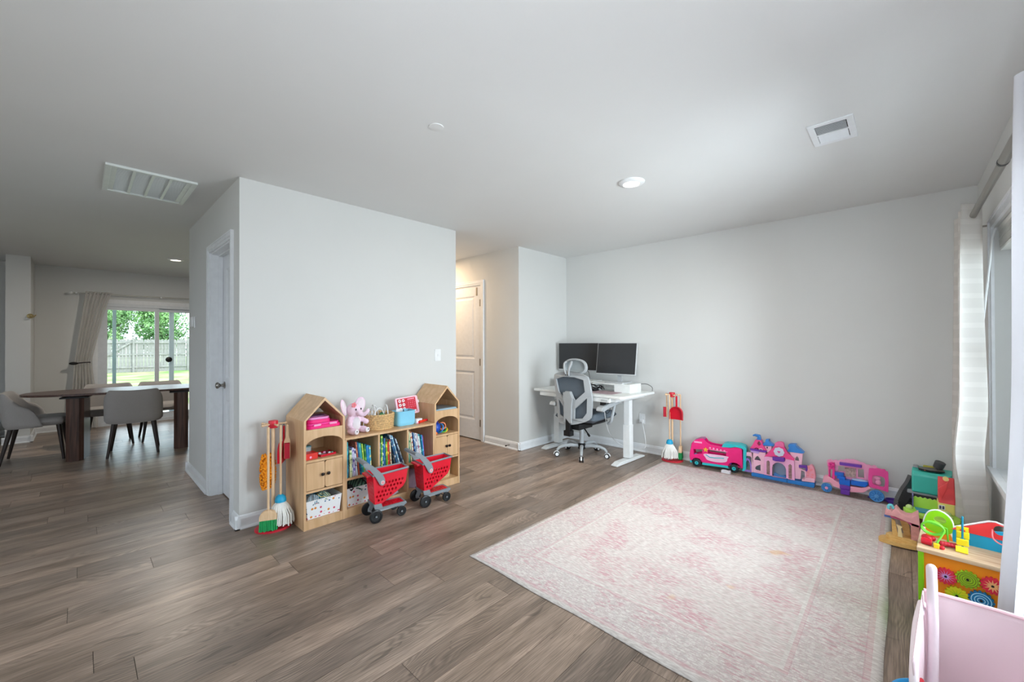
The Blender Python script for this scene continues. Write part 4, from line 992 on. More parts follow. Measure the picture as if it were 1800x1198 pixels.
def stripe_mat(nm, c1, c2, sc_, ang=0):
    m = bpy.data.materials.new(nm); m.use_nodes = True; t = m.node_tree; b = t.nodes['Principled BSDF']; tc = N(t, 'ShaderNodeTexCoord')
    w_ = N(t, 'ShaderNodeTexWave', bands_direction='Y'); w_.inputs['Scale'].default_value = sc_; mp = N(t, 'ShaderNodeMapping'); mp.inputs['Rotation'].default_value = (0, 0, ang)
    t.links.new(tc.outputs['Object'], mp.inputs[0]); t.links.new(mp.outputs[0], w_.inputs['Vector'])
    f = mathn(t, 'GREATER_THAN', w_.outputs['Fac'], .5); t.links.new(mixc(t, f, lin(c1), lin(c2)), b.inputs['Base Color']); b.inputs['Roughness'].default_value = .9
    return m
SM1 = stripe_mat('blue_white_stripes', '2c6a8c', 'e4e8e4', 28, .4); SM2 = stripe_mat('yellow_teal_stripes', '2f7f8c', 'd8cf9a', 22, -.5); SM3 = stripe_mat('green_plaid', '26423e', '5f8a72', 16, .8)
cloth('blue and white striped folded cloth in the left tower bin', (-3.04, 1.135, .165), .075, .05, .045, SM1, 1)
cloth('teal and yellow striped folded cloth in the left tower bin', (-3.05, 1.21, .170), .075, .055, .040, SM2, 2)
cloth('plain teal cloth at the back of the left tower bin', (-3.16, 1.20, .16), .06, .08, .05, STRIPE1, 3)
fb2 = fabric_bin('polka dot fabric bin with dark plaid cloth in the bookcase bottom', SX1 - .03, 1.365, 1.585, .062, .135, .25, .012)
cloth('dark green plaid cloth bulging from the bookcase bin', (-3.08, 1.475, .180), .10, .085, .065, SM3, 4)
cloth('black cloth at the left of the plaid cloth in the bookcase bin', (-3.02, 1.40, .19), .04, .028, .03, mat('black_cloth', '1e2224', .9), 5)
MB().tube(spline([(SX1 - .028, 1.40, .165), (SX1 - .018, 1.42, .150), (SX1 - .018, 1.45, .150), (SX1 - .028, 1.47, .165)], 6), .004, 6).build('handle', WHITE, fb2).location = (-fb2.location.x, -fb2.location.y, -fb2.location.z)
bl = cloth('folded pinkish grey blanket in the middle bottom cubby', (-3.10, 1.74, .064), .13, .10, .10, mat('pink_grey_fleece', 'b7a3b0', .95, noise=.1, nscale=40), 6)
bl2 = cloth('dusty lilac folded cushion in the right bottom cubby', (-3.10, 1.99, .064), .13, .105, .13, mat('lilac_fleece', 'a893a8', .95, noise=.1, nscale=40), 8)

# woven baskets
WICK = mat('natural_wicker', 'cfab78', .7, noise=.38, nscale=75)
def basket(label, x, y, z, r, h, m=WICK, rows=8, taper=.93, wob=30):
    t = thing('wicker_basket', label, 'basket', (x, y, z)); mb = MB()
    for k in range(rows):
        rr_ = r * (taper + (1 - taper) * (k + .5) / rows); zz = h * (k + .5) / rows
        n = wob * 2
        mb.tube([((rr_ + .004 * (1 if (i + k) % 2 else -1)) * cos(2 * pi * i / n), (rr_ + .004 * (1 if (i + k) % 2 else -1)) * sin(2 * pi * i / n), zz) for i in range(n)], h / rows * .56, 6, True)
    mb.build('woven_wall', m, t, smooth=60)
    MB().cyl((0, 0, .001), (0, 0, .006), r * taper, n=24).build('base', m, t)
    MB().tube([(r * 1.01 * cos(2 * pi * i / 32), r * 1.01 * sin(2 * pi * i / 32), h) for i in range(32)], .006, 6, True).build('rim', m, t)
    return t
basket('round woven wicker basket holding white wire hoops on the bookcase top', -3.135, 1.692, .587, .122, .118)
basket('small pale wicker basket in the bottom of the right tower', -3.10, 2.27, .0626, .10, .12, mat('pale_wicker', 'cdb283', .7, noise=.2, nscale=70), 7)
hp = thing('wire_hoop_organiser', 'white wire hoops standing in the wicker basket like a small dish rack', 'rack', (-3.135, 1.692, .60))
for k, (a, ox, oy, rr_, sh) in enumerate(((20, .055, -.02, .062, .155), (20, -.01, -.075, .055, .15), (20, -.06, -.01, .060, .165), (75, .0, .075, .06, .165), (75, -.02, -.03, .075, .175))):
    pts = []
    for i in range(21):
        q = pi * i / 20; u = rr_ * cos(q) * 1.05; v = .02 + (sh - .02) * sin(q) ** .8
        pts.append((ox + u * -sin(radians(a)) * 1, oy + u * cos(radians(a)), max(v, .01)))
    MB().tube(pts, .0050, 6).build('wire_hoop', WHITE, hp)
for k in range(7):
    MB().tube([(.06 - .0 * k, -.10 + k * .008, .02), (.05, -.105 + k * .009, .145 - .006 * abs(k - 3))], .0018, 5).build('wire', WHITE, hp)
for lab, c, dx, dy, dz, r_ in (('green toy ball in the basket hoops', '4a9a5a', .03, .02, .11, .028), ('blue toy piece in the basket hoops', '2a70c0', .045, -.025, .10, .022), ('orange toy piece in the basket hoops', 'd8703a', .06, .005, .115, .017), ('dark green toy leaf piece in the basket', '2f6a4a', -.02, .05, .11, .03)):
    o = MB().sph((0, 0, 0), (r_, r_ * .8, r_ * .9), 10, 7).build('toy_piece', mat('toy_' + c, c, .5), loc=(-3.135 + dx, 1.692 + dy, .587 + dz - .015)); tag(o, lab, 'toy')

# plush elephant
PLU = mat('pink_plush', 'f2d6e8', .95, noise=.08, nscale=60, bump=.6, bscale=350); PLW = mat('cream_plush', 'e8e2e6', .95, bump=.6, bscale=350)
el = thing('plush_elephant', 'pink plush elephant with flower bow sitting on the bookcase top', 'plush toy', (-3.10, 1.462, .5865), radians(106))
el.scale = (1.0, 1.0, 1.0)
# faces local -y ... rotated so that it looks towards the room
mb = MB()
mb.sph((0, 0, .075), (.060, .055, .078)); mb.sph((0, -.012, .178), (.056, .055, .056)); mb.sph((0, -.005, .130), (.036, .036, .03))
for s in (-1, 1):
    mb.sph((s * .052, -.055, .026), (.027, .050, .026)); mb.cyl((s * .042, -.015, .118), (s * .080, -.058, .082), .020, .018, 12); mb.sph((s * .080, -.058, .082), .021)
tr = spline([(0, -.055, .170), (0, -.085, .155), (.008, -.105, .150), (.02, -.128, .165), (.03, -.138, .19)], 4)
mb.tube(tr, [.026 - .014 * i / (len(tr) - 1) for i in range(len(tr))], 10)
bd = mb.build('body', PLU, el, smooth=80); md = bd.modifiers.new('remesh', 'REMESH'); md.mode = 'VOXEL'; md.voxel_size = .0045; md.use_smooth_shade = True
md = bd.modifiers.new('smooth', 'SMOOTH'); md.factor = .6; md.iterations = 5
MB().sph((0, -.022, .075), (.044, .042, .058)).build('belly', PLW, el, smooth=80)
for s in (-1, 1):
    R = Matrix.Rotation(radians(s * 18), 3, 'Y') @ Matrix.Rotation(radians(s * -28), 3, 'Z')
    e = MB().sph((s * .078, .010, .205), (.042, .012, .066), R=R).build('ear', PLU, el, smooth=80)
    MB().sph((s * .079, .002, .205), (.030, .009, .052), R=R).build('inner_ear', mat('plush_ear_white', 'ecdfe6', .95), e, smooth=80)
    MB().sph((s * .052, -.103, .026), (.021, .006, .020)).build('foot_pad', PLW, el, smooth=80)
    MB().sph((s * .024, -.063, .188), (.0065, .004, .008), 8, 6).build('eye', BLACK, el)
    MB().sph((s * .055, -.109, .030), (.004, .003, .006), 8, 6).build('toe_stitch', BLACK, el)
fw = MB()
for k in range(5):
    a = 2 * pi * k / 5; fw.sph((-.030 + .014 * cos(a), -.048, .222 + .012 * sin(a)), (.010, .006, .010), 8, 6)
fw.build('flower', mat('coral_felt', 'e8848c', .9), el)

# blue bin, tablet, marker, white box
LB = mat('pale_blue_translucent', '86cdea', .35, noise=.02)
bb = thing('storage_cup', 'pale blue plastic storage bin beside the wicker basket', 'bin', (-3.10, 1.908, .587))
def rr3(r_, z, i=0): return [(x, y, z) for x, y in rrect(-.062 * r_ + i, .062 * r_ - i, -.088 * r_ + i, .088 * r_ - i, .028)]
secs = [rr3(.90, 0), rr3(.97, .012), rr3(1, .03), rr3(1.0, .118), rr3(1.03, .122), rr3(1.0, .122, .006), rr3(.98, .10, .006), rr3(.90, .012, .006)]
k = len(secs[0]); vs = [p for s in secs for p in s]; fs = [(j * k + i, j * k + (i + 1) % k, (j + 1) * k + (i + 1) % k, (j + 1) * k + i) for j in range(len(secs) - 1) for i in range(k)] + [tuple(range(k)), tuple(range((len(secs) - 1) * k, len(secs) * k))]
MB().add(vs, fs).build('body', LB, bb, smooth=40)
for k_, (lab, c, y) in enumerate((('dark grey pen tip standing in the blue bin', '3d4450', 1.91), ('second dark grey pen tip in the blue bin', '4a5568', 1.935), ('white paper card in the blue bin', 'e6e6ea', 1.875))):
    if k_ < 2:
        o = MB().cyl((0, 0, 0), (.0, .012 * (1 if k_ else -1), .105), .007, n=8).cyl((0, .012 * (1 if k_ else -1), .105), (0, .016 * (1 if k_ else -1), .128), .006, .001, 8).build('felt_pen', mat('pen' + c, c, .5), loc=(-3.08, y, .600))
    else: o = MB().box(-.001, .001, -.03, .03, 0, .125).build('paper_card', mat('card_white', 'e8e8ec', .7), loc=(-3.11, y, .600), smooth=0)
    tag(o, lab, 'pen' if k_ < 2 else 'card')
tbt = thing('toy_tablet', 'pink framed toy tablet with red keypad screen leaning behind the blue bin', 'toy tablet', (-3.165, 2.005, .588), 0)
XT = Matrix.Translation((0, 0, .065)) @ RX(3) @ RY(-12)
def TM(): mb = MB(); mb.X = XT; return mb
FRM = mat('pale_pink_frame', 'f0c4d2', .4)
TM().prism(rrect(-.112, .112, 0, .158, .016), (), -.014, 0, 'yz').build('frame', FRM, tbt, 0, bevel=.002)
TM().prism(rrect(-.096, .088, .018, .146, .004), (), 0, .0015, 'yz').build('screen', mat('red_print', 'c4122e', .4), tbt, 0)
mb = TM()
for i in range(2):
    for j in range(3): mb.prism(circ(-.072 + i * .036, .128 - j * .036, .0135, 14), [circ(-.072 + i * .036, .128 - j * .036, .006, 10)], .0017, .0026, 'yz')
mb.box(.0017, .0026, -.085, .08, .020, .034)
mb.build('white_icons', WHITE, tbt, 0)
mb = TM()
for i in range(4):
    for j in range(4): mb.box(.0017, .0024, .010 + i * .020, .015 + i * .020, .062 + j * .018, .067 + j * .018)
mb.box(.0017, .0024, .005, .075, .130, .138)
mb.build('keypad_dots', mat('pink_print', 'f29ab0', .5), tbt, 0)
MB().bar((-.03, 0, .0), (.0, 0, .075), .012, .05, ).box(-.05, .02, -.06, .07, 0, .008).build('stand', FRM, tbt, 0)
TM().box(-.012, 0, .112, .122, .09, .115).build('side_button', WHITE, tbt, 0, bevel=.002)
wb = thing('toy_box', 'small white and pink toy box on the bookcase top', 'box', (-3.06, 2.025, .587), radians(8))
MB().box(-.02, .02, -.03, .035, 0, .040).build('box_body', WHITE, wb, 0, bevel=.003)
MB().box(.0201, .0215, -.028, .033, .002, .012).build('pink_band', LPINK, wb, 0)
MB().prism(circ(.005, .024, .005, 10), (), .020, .0215, 'yz').build('dial', BLACK, wb)
mk = thing('marker_pen', 'fat red marker lying at the right end of the bookcase top', 'marker', (-3.03, 2.03, .600), 0)
MB().cyl((0, -.01, 0), (-.02, .06, .004), .012, n=12).build('barrel', mat('red_orange', 'e0341e', .35), mk)
MB().cyl((-.0205, .062, .004), (-.028, .088, .005), .0115, .010, 12).build('cap', RED, mk)

# pink toy laptops under the left roof
LP_ = thing('toy_laptop', 'large pink toy laptop at the bottom of the stack in the left tower roof', 'toy laptop', (-3.08, 1.195, .6845), radians(3))
MB().prism(rrect(-.11, .11, -.118, .118, .03), (), 0, .022, 'xy').build('base', PINK, LP_, 0, bevel=.006)
MB().prism(rrect(-.10, .10, -.112, .112, .03), (), .0222, .036, 'xy').build('lid', mat('laptop_pink', 'f03a96', .25), LP_, 0, bevel=.005)
MB().box(.098, .112, .03, .085, .018, .032).box(.098, .112, -.08, -.03, .018, .032).build('latch', LPINK, LP_, 0, bevel=.004)
LP2 = thing('toy_laptop', 'small pink toy laptop with lilac lid on top of the larger one', 'toy laptop', (-3.07, 1.172, .721), radians(-4))
MB().prism(rrect(-.085, .085, -.078, .078, .03), (), 0, .024, 'xy').build('base', PINK, LP2, 0, bevel=.007)
MB().prism(rrect(-.08, .08, -.074, .074, .03), (), .0242, .040, 'xy').build('lid', mat('orchid', 'e08cc4', .3), LP2, 0, bevel=.006)
MB().prism(rrect(-.05, .05, -.05, .05, .02), (), .0402, .046, 'xy').build('lid_picture', mat('plum', '7a4a78', .4), LP2, 0, bevel=.002)

# red boxes and trinkets behind the left arch
rb = thing('tin_box', 'red cardboard box with a pink dot on the left tower shelf', 'box', (-3.03, 1.110, .4725), radians(4))
MB().box(-.04, .04, -.038, .045, 0, .042).build('box_body', mat('bright_red_card', 'dc2a20', .5), rb, 0, bevel=.002)
MB().prism(circ(-.005, .016, .008, 12), (), .0402, .0412, 'yz').build('pink_dot', LPINK, rb)
sb = thing('tin_box', 'silver tin standing behind the red box', 'box', (-3.10, 1.108, .4725), radians(-6))
MB().box(-.022, .03, -.035, .035, 0, .070).build('tin_body', mat('tin_silver', 'a9b4b4', .3, metal=.5), sb, 0, bevel=.003)
MB().box(-.024, .032, -.037, .037, .070, .078).build('tin_lid', mat('tin_teal', '5c8a8c', .4, metal=.3), sb, 0, bevel=.002)
rt = thing('trinket_tray', 'flat red and white trinket tray on the left tower shelf', 'tray', (-3.06, 1.235, .4725), radians(8))
MB().prism(rrect(-.05, .05, -.06, .06, .01), [rrect(-.045, .045, -.055, .055, .008)], 0, .014, 'xy').build('tray_wall', RED, rt, 0)
MB().prism(rrect(-.045, .045, -.055, .055, .008), (), 0, .003, 'xy').build('tray_base', mat('pale_pink_card', 'e6c2c0', .6), rt, 0)
for k in range(7):
    rr = random.Random(k); o = MB().sph((rr.uniform(-.03, .03), rr.uniform(-.04, .04), .012), (.010, .012, .008), 8, 6).build('trinket', [WHITE, mat('maroon', '7a2030', .5), mat('sage', '6a9a88', .5), LPINK][k % 4], rt)
# right tower loft sheets
for k, (lab, c, z, w_) in enumerate((('clear grey plastic sleeve on the right tower roof shelf, lowest', 'a4b4bc', .6845, .115), ('pale blue thin folder on the right tower roof shelf', '9cc4d6', .6905, .112), ('grey thin book topmost on the right tower roof shelf', '7d8a90', .6965, .10))):
    o = MB().box(-.10, .10, -w_, w_, 0, .0055).build('folder', mat('sheet' + c, c, .3), smooth=0, bevel=.001, loc=(-3.07, 2.27, z), rot=(0, 0, radians((k - 1) * 3))); tag(o, lab, 'folder')
# tangled toy
tg = thing('tangle_toy', 'blue, orange and green loop toy behind the right tower arch', 'toy', (-3.06, 2.235, .4725))
MB().sph((0, -.02, .048), (.045, .048, .046), 14, 10).build('blue_ball', mat('royal_blue', '1f4fb8', .35), tg)
for k, (m, c, r_, R) in enumerate(((mat('sky', '3a90e0', .3), (.035, .0, .045), .040, (70, 20, 0)), (mat('orange_p', 'ee7a3a', .35), (.03, .03, .06), .030, (20, 80, 0)), (mat('green_p', '2fa84a', .35), (.03, .03, .020), .034, (10, 10, 0)), (YEL, (.03, .055, .022), .026, (25, 30, 0)), (mat('teal_p', '2a8ab0', .35), (.0, .06, .04), .034, (80, 60, 0)), (mat('violet_p', '5a3ac0', .35), (-.02, -.02, .085), .03, (30, 60, 0)))):
    E_ = Euler([radians(a) for a in R]).to_matrix()
    MB().tube([tuple(Vector(c) + E_ @ Vector((r_ * cos(2 * pi * i / 20), r_ * sin(2 * pi * i / 20), 0))) for i in range(20)], .006, 7, True).build('ring', m, tg)
o = MB().sph((0, 0, .0135), .013, 12, 8).build('small_ball', mat('orange_p', 'ee7a3a', .35), loc=(-2.985, 2.165, .4725)); tag(o, 'small orange ball at the front of the right tower shelf', 'ball')

# ---------------------------------------------------------------- toy shopping carts
CR = mat('cart_red', 'de1830', .3); CG = mat('cart_grey', '858c92', .4); CB = mat('cart_wheel_black', '17191c', .35)
def cart(label, loc, rz):
    t = thing('toy_shopping_cart', label, 'toy cart', loc, rz, 'toy shopping carts')
    W2, w2 = .085, .062       # half widths rear, front (top)
    # side panels: (s = along, z) profile mapped with taper
    def half(y, z): return (W2 + (w2 - W2) * (y + .02) / .27) * (.80 + .20 * (z - .12) / .22)
    side = [(-.020, .335), (.250, .345), (.235, .245), (.215, .215), (.045, .120), (.0, .118)]
    holes = []
    for j in range(6):
        for i in range(10):
            y = .0 + i * .026 + (j % 2) * .013; z = .150 + j * .030
            def inside(y, z, m_=.013):
                if z > .325 - m_ or y > .232 - m_ - (.345 - z) * .12: return False
                lo = .118 if y < .045 else .120 + (y - .045) * .56
                return y > -.008 + m_ and z > lo + m_ * 1.5
            if j == 5 or not inside(y, z): continue
            if y < .045 and z > .235: continue
            holes.append(circ(y, z, .0088, 8, .0105))
    for s in (-1, 1):
        MB().prism(side, holes, 0, .004, fn=lambda u, v, d: (s * (half(u, v) - d), u, v)).build('basket_side', CR, t, 0)
    # rear and front panels, floor
    def panel(name, y0, z0, y1, z1, cols, rows, bot=0):
        # from (y0, z0) low edge to (y1, z1) high edge
        hs = [circ((i + .5 + (.5 if j % 2 else 0)) / cols * 1.84 - .92, (j + .5) / rows, .26 / cols, 8, .30 / rows) for j in range(rows) for i in range(cols - (j % 2))]
        def fn(u, v, d): y = y0 + (y1 - y0) * v; z = z0 + (z1 - z0) * v; return (u * (half(y, z) - .003), y + d * (1 if y0 <= .02 else -1), z)
        return MB().prism([(-1, 0), (1, 0), (1, 1), (-1, 1)], hs, 0, .004, fn=fn).build(name, CR, t, 0)
    panel('rear_flap', .0, .120, -.020, .333, 5, 7)
    panel('basket_front', .215, .216, .249, .343, 4, 4)
    MB().prism([(-1, 0), (1, 0), (1, 1), (-1, 1)], [circ(-.6 + .4 * i, .12 + .16 * j, .10, 8, .045) for i in range(4) for j in range(6)], 0, .004, fn=lambda u, v, d: (u * (half(.045 + .17 * v, .120 + .095 * v) - .003), .045 + .17 * v, .120 + .095 * v - d)).build('basket_floor', CR, t, 0)
    MB().box(-.055, .055, -.055, -.020, .322, .336).build('seat_lip', CR, t, 0, bevel=.003)
    MB().tube([(-W2 - .002, -.022, .338), (W2 + .002, -.022, .338), (w2 + .002, .252, .348), (-w2 - .002, .252, .348)], .0075, 8, True).build('grey_rim', CG, t)
    # handle: two curved arms and a bar
    hd = MB()
    for s in (-1, 1):
        prof = [(.052, .262), (.064, .285), (.050, .330), (.005, .385), (-.055, .435), (-.085, .440), (-.090, .422), (-.055, .395), (-.020, .350), (.010, .300), (.028, .268)]
        hd.prism([p[:2] for p in spline([(a, b, 0) for a, b in prof], 3, True)], (), 0, .014, fn=lambda u, v, d: (s * (W2 - .002 + d), u, v))
    hd.cyl((-W2, -.078, .430), (W2, -.078, .430), .0125, n=12)
    hb_ = hd.build('handle', CG, t, smooth=40)
    for s in (-1, 1):
        mb = MB(); mb.k = 0; x0, x1 = s * (W2 + .012), s * (W2 + .0145)
        mb.prism(circ(.045, .283, .0135, 20), (), min(x0, x1), max(x0, x1), 'yz'); em = mb.build('round_emblem', WHITE, hb_, 0)
        x2 = s * (W2 + .0155); a, b = min(x1, x2), max(x1, x2)
        mb = MB().prism(circ(.045, .283, .0100, 20), [circ(.045, .283, .0068, 16)], a, b, 'yz').prism(circ(.045, .283, .0034, 12), (), a, b, 'yz')
        mb.build('red_emblem_rings', CR, hb_, 0)
    # chassis
    ch = MB()
    for s in (-1, 1):
        prof = [(-.010, .125), (.045, .125), (.055, .095), (.235, .095), (.245, .082), (.225, .070), (.205, .040), (.195, .030), (.185, .040), (.180, .072), (.050, .070), (.030, .060), (.018, .038), (.004, .028), (-.008, .034), (-.006, .055), (.006, .080), (-.005, .100)]
        xx = .060
        ch.prism(prof, (), 0, .013, fn=lambda u, v, d: (s * (xx + .012 * (u < .06) - d), u, v))
    ch.box(-.06, .06, .225, .240, .078, .094).box(-.06, .06, .03, .05, .078, .11)
    ch.build('chassis', CG, t, 0, bevel=.002)
    MB().prism([(-.048, .055), (.048, .055), (.048, .225), (-.048, .225)], [circ(-.030 + .02 * i, .075 + .022 * j, .0065, 8) for i in range(4) for j in range(7)], .088, .093, fn=lambda u, v, d: (u, v, d)).build('lower_tray', CR, t, 0)
    for (y, r_, hw) in ((.0, .047, .084), (.195, .036, .070)):
        ax = MB().cyl((-hw, y, r_), (hw, y, r_), .005).build('axle', CG, t)
        for s in (-1, 1):
            wl = MB().lathe([(0, 0), (r_ * .9, 0), (r_, .003), (r_, .015), (r_ * .9, .018), (r_ * .72, .018), (r_ * .68, .013), (r_ * .30, .013), (r_ * .27, .018), (0, .018)], (s * (hw - .006), y, r_), 24, R=Matrix.Rotation(radians(90 * s), 3, 'Y')).build('wheel', CB, t)
            MB().cyl((s * (hw + .0121), y, r_), (s * (hw + .0145), y, r_), .0065, n=12).build('hub_cap', CG, wl)
    return t
cart('near red toy shopping cart with grey handle parked before the bookcase', (-2.812, 1.470, 0), radians(-9))
cart('far red toy shopping cart with grey handle, nearer the right tower', (-2.790, 1.870, 0), radians(-7))

# ---------------------------------------------------------------- cleaning sets on red stands
BRI = mat('green_bristle', '1f9a56', .8, noise=.15, nscale=200); MOPM = mat('white_mop_yarn', 'ecebe6', .95); ORD = mat('orange_duster', 'f59a1e', .95, noise=.15, nscale=200, bump=1, bscale=250)
RD = mat('stand_red', 'cf2638', .4); RBR = mat('red_bristle', 'b01a30', .8, noise=.1, nscale=150)
def mop(t_label, loc, tilt=(0, 0)):
    m = thing('toy_mop', t_label, 'toy mop', loc, 0, 'toy mops'); m.rotation_euler = (radians(tilt[0]), radians(tilt[1]), 0)
    MB().cyl((0, 0, .18), (0, 0, .70), .0075, n=10).build('handle', STICK, m)
    MB().lathe([(.036, .172), (.036, .186), (.030, .206), (.015, .219), (0, .221)], (0, 0, 0), 20).build('blue_cap', mat('cyan_cap', '1fa6d4', .4), m)
    rr = random.Random(5); mb = MB()
    for i in range(64):
        a = 2 * pi * i / 64 + rr.uniform(-.05, .05); r1 = rr.uniform(.058, .086); h0 = rr.uniform(.016, .035)
        mb.tube([(.022 * cos(a), .022 * sin(a), .172), (.045 * cos(a), .045 * sin(a), .145), ((r1 * .92) * cos(a + .05), (r1 * .92) * sin(a + .05), .085), (r1 * cos(a), r1 * sin(a), h0)], .0042, 5)
    for i in range(24):
        a = 2 * pi * i / 24; mb.tube([(.015 * cos(a), .015 * sin(a), .17), (.04 * cos(a), .04 * sin(a), .10), (.045 * cos(a), .045 * sin(a), .025)], .0045, 5)
    mb.build('yarn_head', MOPM, m, smooth=60)
def broom(t_label, loc, rz=0, tilt=(0, 0)):
    m = thing('toy_broom', t_label, 'toy broom', loc, rz, 'toy brooms'); m.rotation_euler = (radians(tilt[0]), radians(tilt[1]), rz)
    MB().cyl((0, 0, .12), (0, 0, .70), .0075, n=10).build('handle', STICK, m)
    MB().prism([(-.052, .078)] + [(.052 * cos(radians(q)), .098 + .045 * sin(radians(q))) for q in range(180, -1, -15)] + [(.052, .078)], (), -.016, .016, 'xz').build('wooden_head', STICK, m, 0, bevel=.004)
    mb = MB(); rr = random.Random(3)
    for i in range(11):
        for j in range(4):
            x = -.046 + i * .0092; y = -.012 + j * .008
            mb.cyl((x, y, .080), (x * 1.06 + rr.uniform(-.002, .002), y * 1.3, .004 + rr.uniform(0, .006)), .0046, .0050, 5)
    mb.build('bristles', BRI, m)
def hub_stand(label, loc, rz, R0, hz):
    s = thing('tool_stand', label, 'toy stand', loc, rz, 'red tool stands')
    MB().lathe([(R0, 0), (R0, .010), (R0 - .004, .014), (0, .014)], (0, 0, 0), 40, sx=1, sy=.86).build('base', RD, s, 0)
    MB().cyl((0, 0, .014), (0, 0, hz), .011, n=12).build('pole', STICK, s)
    MB().lathe([(.028, hz - .02), (.030, hz - .016), (.030, hz + .026), (.028, hz + .03), (0, hz + .03)], (0, 0, 0), 24).build('hub', RD, s)
    for q in (0, 72, 144, 216, 288):
        a = radians(q); MB().cyl((.028 * cos(a), .028 * sin(a), hz + .006), (.076 * cos(a), .076 * sin(a), hz + .006), .006, n=8).sph((.078 * cos(a), .078 * sin(a), hz + .006), .009, 8, 6).build('peg', STICK, s)
    return s
def dustpan(label, loc, rz):
    d = thing('toy_dustpan', label, 'toy dustpan', loc, rz, 'toy dustpans')
    MB().prism([(-.07, -.26), (.07, -.26)] + [(.07 * cos(radians(q)), -.19 + .07 * sin(radians(q))) for q in range(0, 181, 15)], (), -.003, .003, 'xz').build('pan', RED, d, 0)
    MB().prism([(-.07, -.26), (-.064, -.26), (-.064, -.19)] + [(.064 * cos(radians(q)), -.19 + .064 * sin(radians(q))) for q in range(165, 14, -15)] + [(.064, -.19), (.064, -.26), (.07, -.26), (.07, -.19)] + [(.07 * cos(radians(q)), -.19 + .07 * sin(radians(q))) for q in range(15, 166, 15)] + [(-.07, -.19)], (), -.026, -.003, 'xz').build('pan_rim', RED, d, 0)
    MB().box(-.009, .009, -.006, .006, -.125, -.01).build('grip', RED, d, 0, bevel=.003)
    MB().tube([(.010 * cos(2 * pi * i / 14), 0, .004 + .012 * sin(2 * pi * i / 14)) for i in range(14)], .002, 5, True).build('loop', mat('grey_cord', '8a8a86', .8), d)
def handbrush(label, loc, rz):
    d = thing('toy_hand_brush', label, 'toy brush', loc, rz, 'toy hand brushes')
    MB().prism([(-.008, 0), (.008, 0), (.010, -.08), (.020, -.115), (.020, -.235), (-.020, -.235), (-.020, -.115), (-.010, -.08)], (), -.007, .007, 'xz').build('handle_board', STICK, d, 0, bevel=.003)
    MB().box(-.016, .016, -.036, -.007, -.230, -.125).build('bristle_block', RBR, d, 0)
def duster(label, loc, rz=0):
    d = thing('toy_duster', label, 'toy duster', loc, rz)
    mb = MB(); mb.cyl((0, 0, .0), (0, 0, -.21), .007, n=10); mb.build('handle', STICK, d)
    mb = MB(); rr = random.Random(2)
    for i in range(420):
        z = -.19 - .24 * rr.random(); a = rr.uniform(0, 6.28); k = 1 - abs((z + .31) / .125) ** 3; r_ = (.024 + .014 * max(0, k))
        mb.sph((r_ * cos(a) * .8, r_ * sin(a) * 1.25, z), .0065, 6, 4)
    mb.sph((0, 0, -.31), (.026, .038, .118)); mb.build('fluffy_head', ORD, d, smooth=60)
# set A by the shelf
hub_stand('red round base stand for toy cleaning tools left of the shelf', (-3.185, .930, 0), radians(75), .112, .715)
broom('toy broom with green bristles on the stand left of the shelf', (-3.108, .878, .016), radians(65))
mop('toy mop with blue cap and white yarn left of the shelf', (-3.135, .962, .016))
duster('orange fluffy toy duster hanging on the stand left of the shelf', (-3.215, .905, .70))
dustpan('red toy dustpan hanging on the stand beside the shelf', (-3.19, 1.000, .708), radians(-30))
handbrush('toy hand brush with red bristles hanging next to the left tower', (-3.135, 1.004, .712), radians(70))
# set B by the back wall
hub_stand('red round base stand for toy cleaning tools by the back wall', (-1.825, 4.450, 0), radians(20), .110, .71)
broom('toy broom with green bristles on the stand by the back wall', (-1.755, 4.500, .016), radians(105))
mop('toy mop with blue cap and white yarn by the back wall', (-1.835, 4.405, .016))
dustpan('red toy dustpan hanging on the stand by the back wall', (-1.765, 4.42, .715), radians(0))
handbrush('toy hand brush with red bristles hanging on the back wall stand', (-1.880, 4.44, .700), radians(-60))
# ---------------------------------------------------------------- toys along the back wall
# pink toy bus; u runs along its side, origin at its front left wheel on the floor
bus = thing('toy_bus', 'hot pink toy camper bus with turquoise roof against the back wall', 'toy bus', (-1.612, 4.385, 0), radians(8))
K_ = 1.02
def U(pts): return [((a + 1.612) * K_, b) for a, b in pts]
body = U([(-1.612, .060), (-1.619, .10), (-1.612, .158), (-1.594, .233), (-1.571, .268), (-1.525, .292), (-1.488, .298), (-1.470, .280), (-1.455, .259), (-1.421, .246), (-1.385, .242), (-1.314, .239), (-1.244, .236), (-1.210, .247), (-1.167, .250), (-1.146, .238), (-1.140, .055), (-1.150, .055), (-1.163, .075), (-1.19, .094), (-1.215, .096), (-1.24, .092), (-1.262, .07), (-1.266, .055), (-1.498, .052), (-1.505, .068), (-1.525, .086), (-1.55, .090), (-1.575, .084), (-1.592, .065), (-1.597, .055)])
cabw = U([(-1.581, .175), (-1.498, .185), (-1.498, .143), (-1.535, .135), (-1.574, .120)])
sidew = U([(-1.445, .190), (-1.283, .190), (-1.283, .150), (-1.445, .150)])
for d0, d1, nm in ((0, .012, 'side_wall'), (.098, .110, 'rear_side_wall')):
    MB().prism(body, [cabw, sidew], d0, d1, 'xz').build(nm, PINK, bus, 0, bevel=.003)
MB().prism(U([(-1.612, .060), (-1.619, .10), (-1.612, .158), (-1.594, .233), (-1.571, .268), (-1.578, .262), (-1.600, .232), (-1.610, .158), (-1.611, .10), (-1.604, .06)]), (), .012, .098, 'xz').build('nose', PINK, bus, 0)
MB().box(.03, .47, .012, .098, .052, .070).build('deck', mat('magenta', 'c2145e', .4), bus, 0)
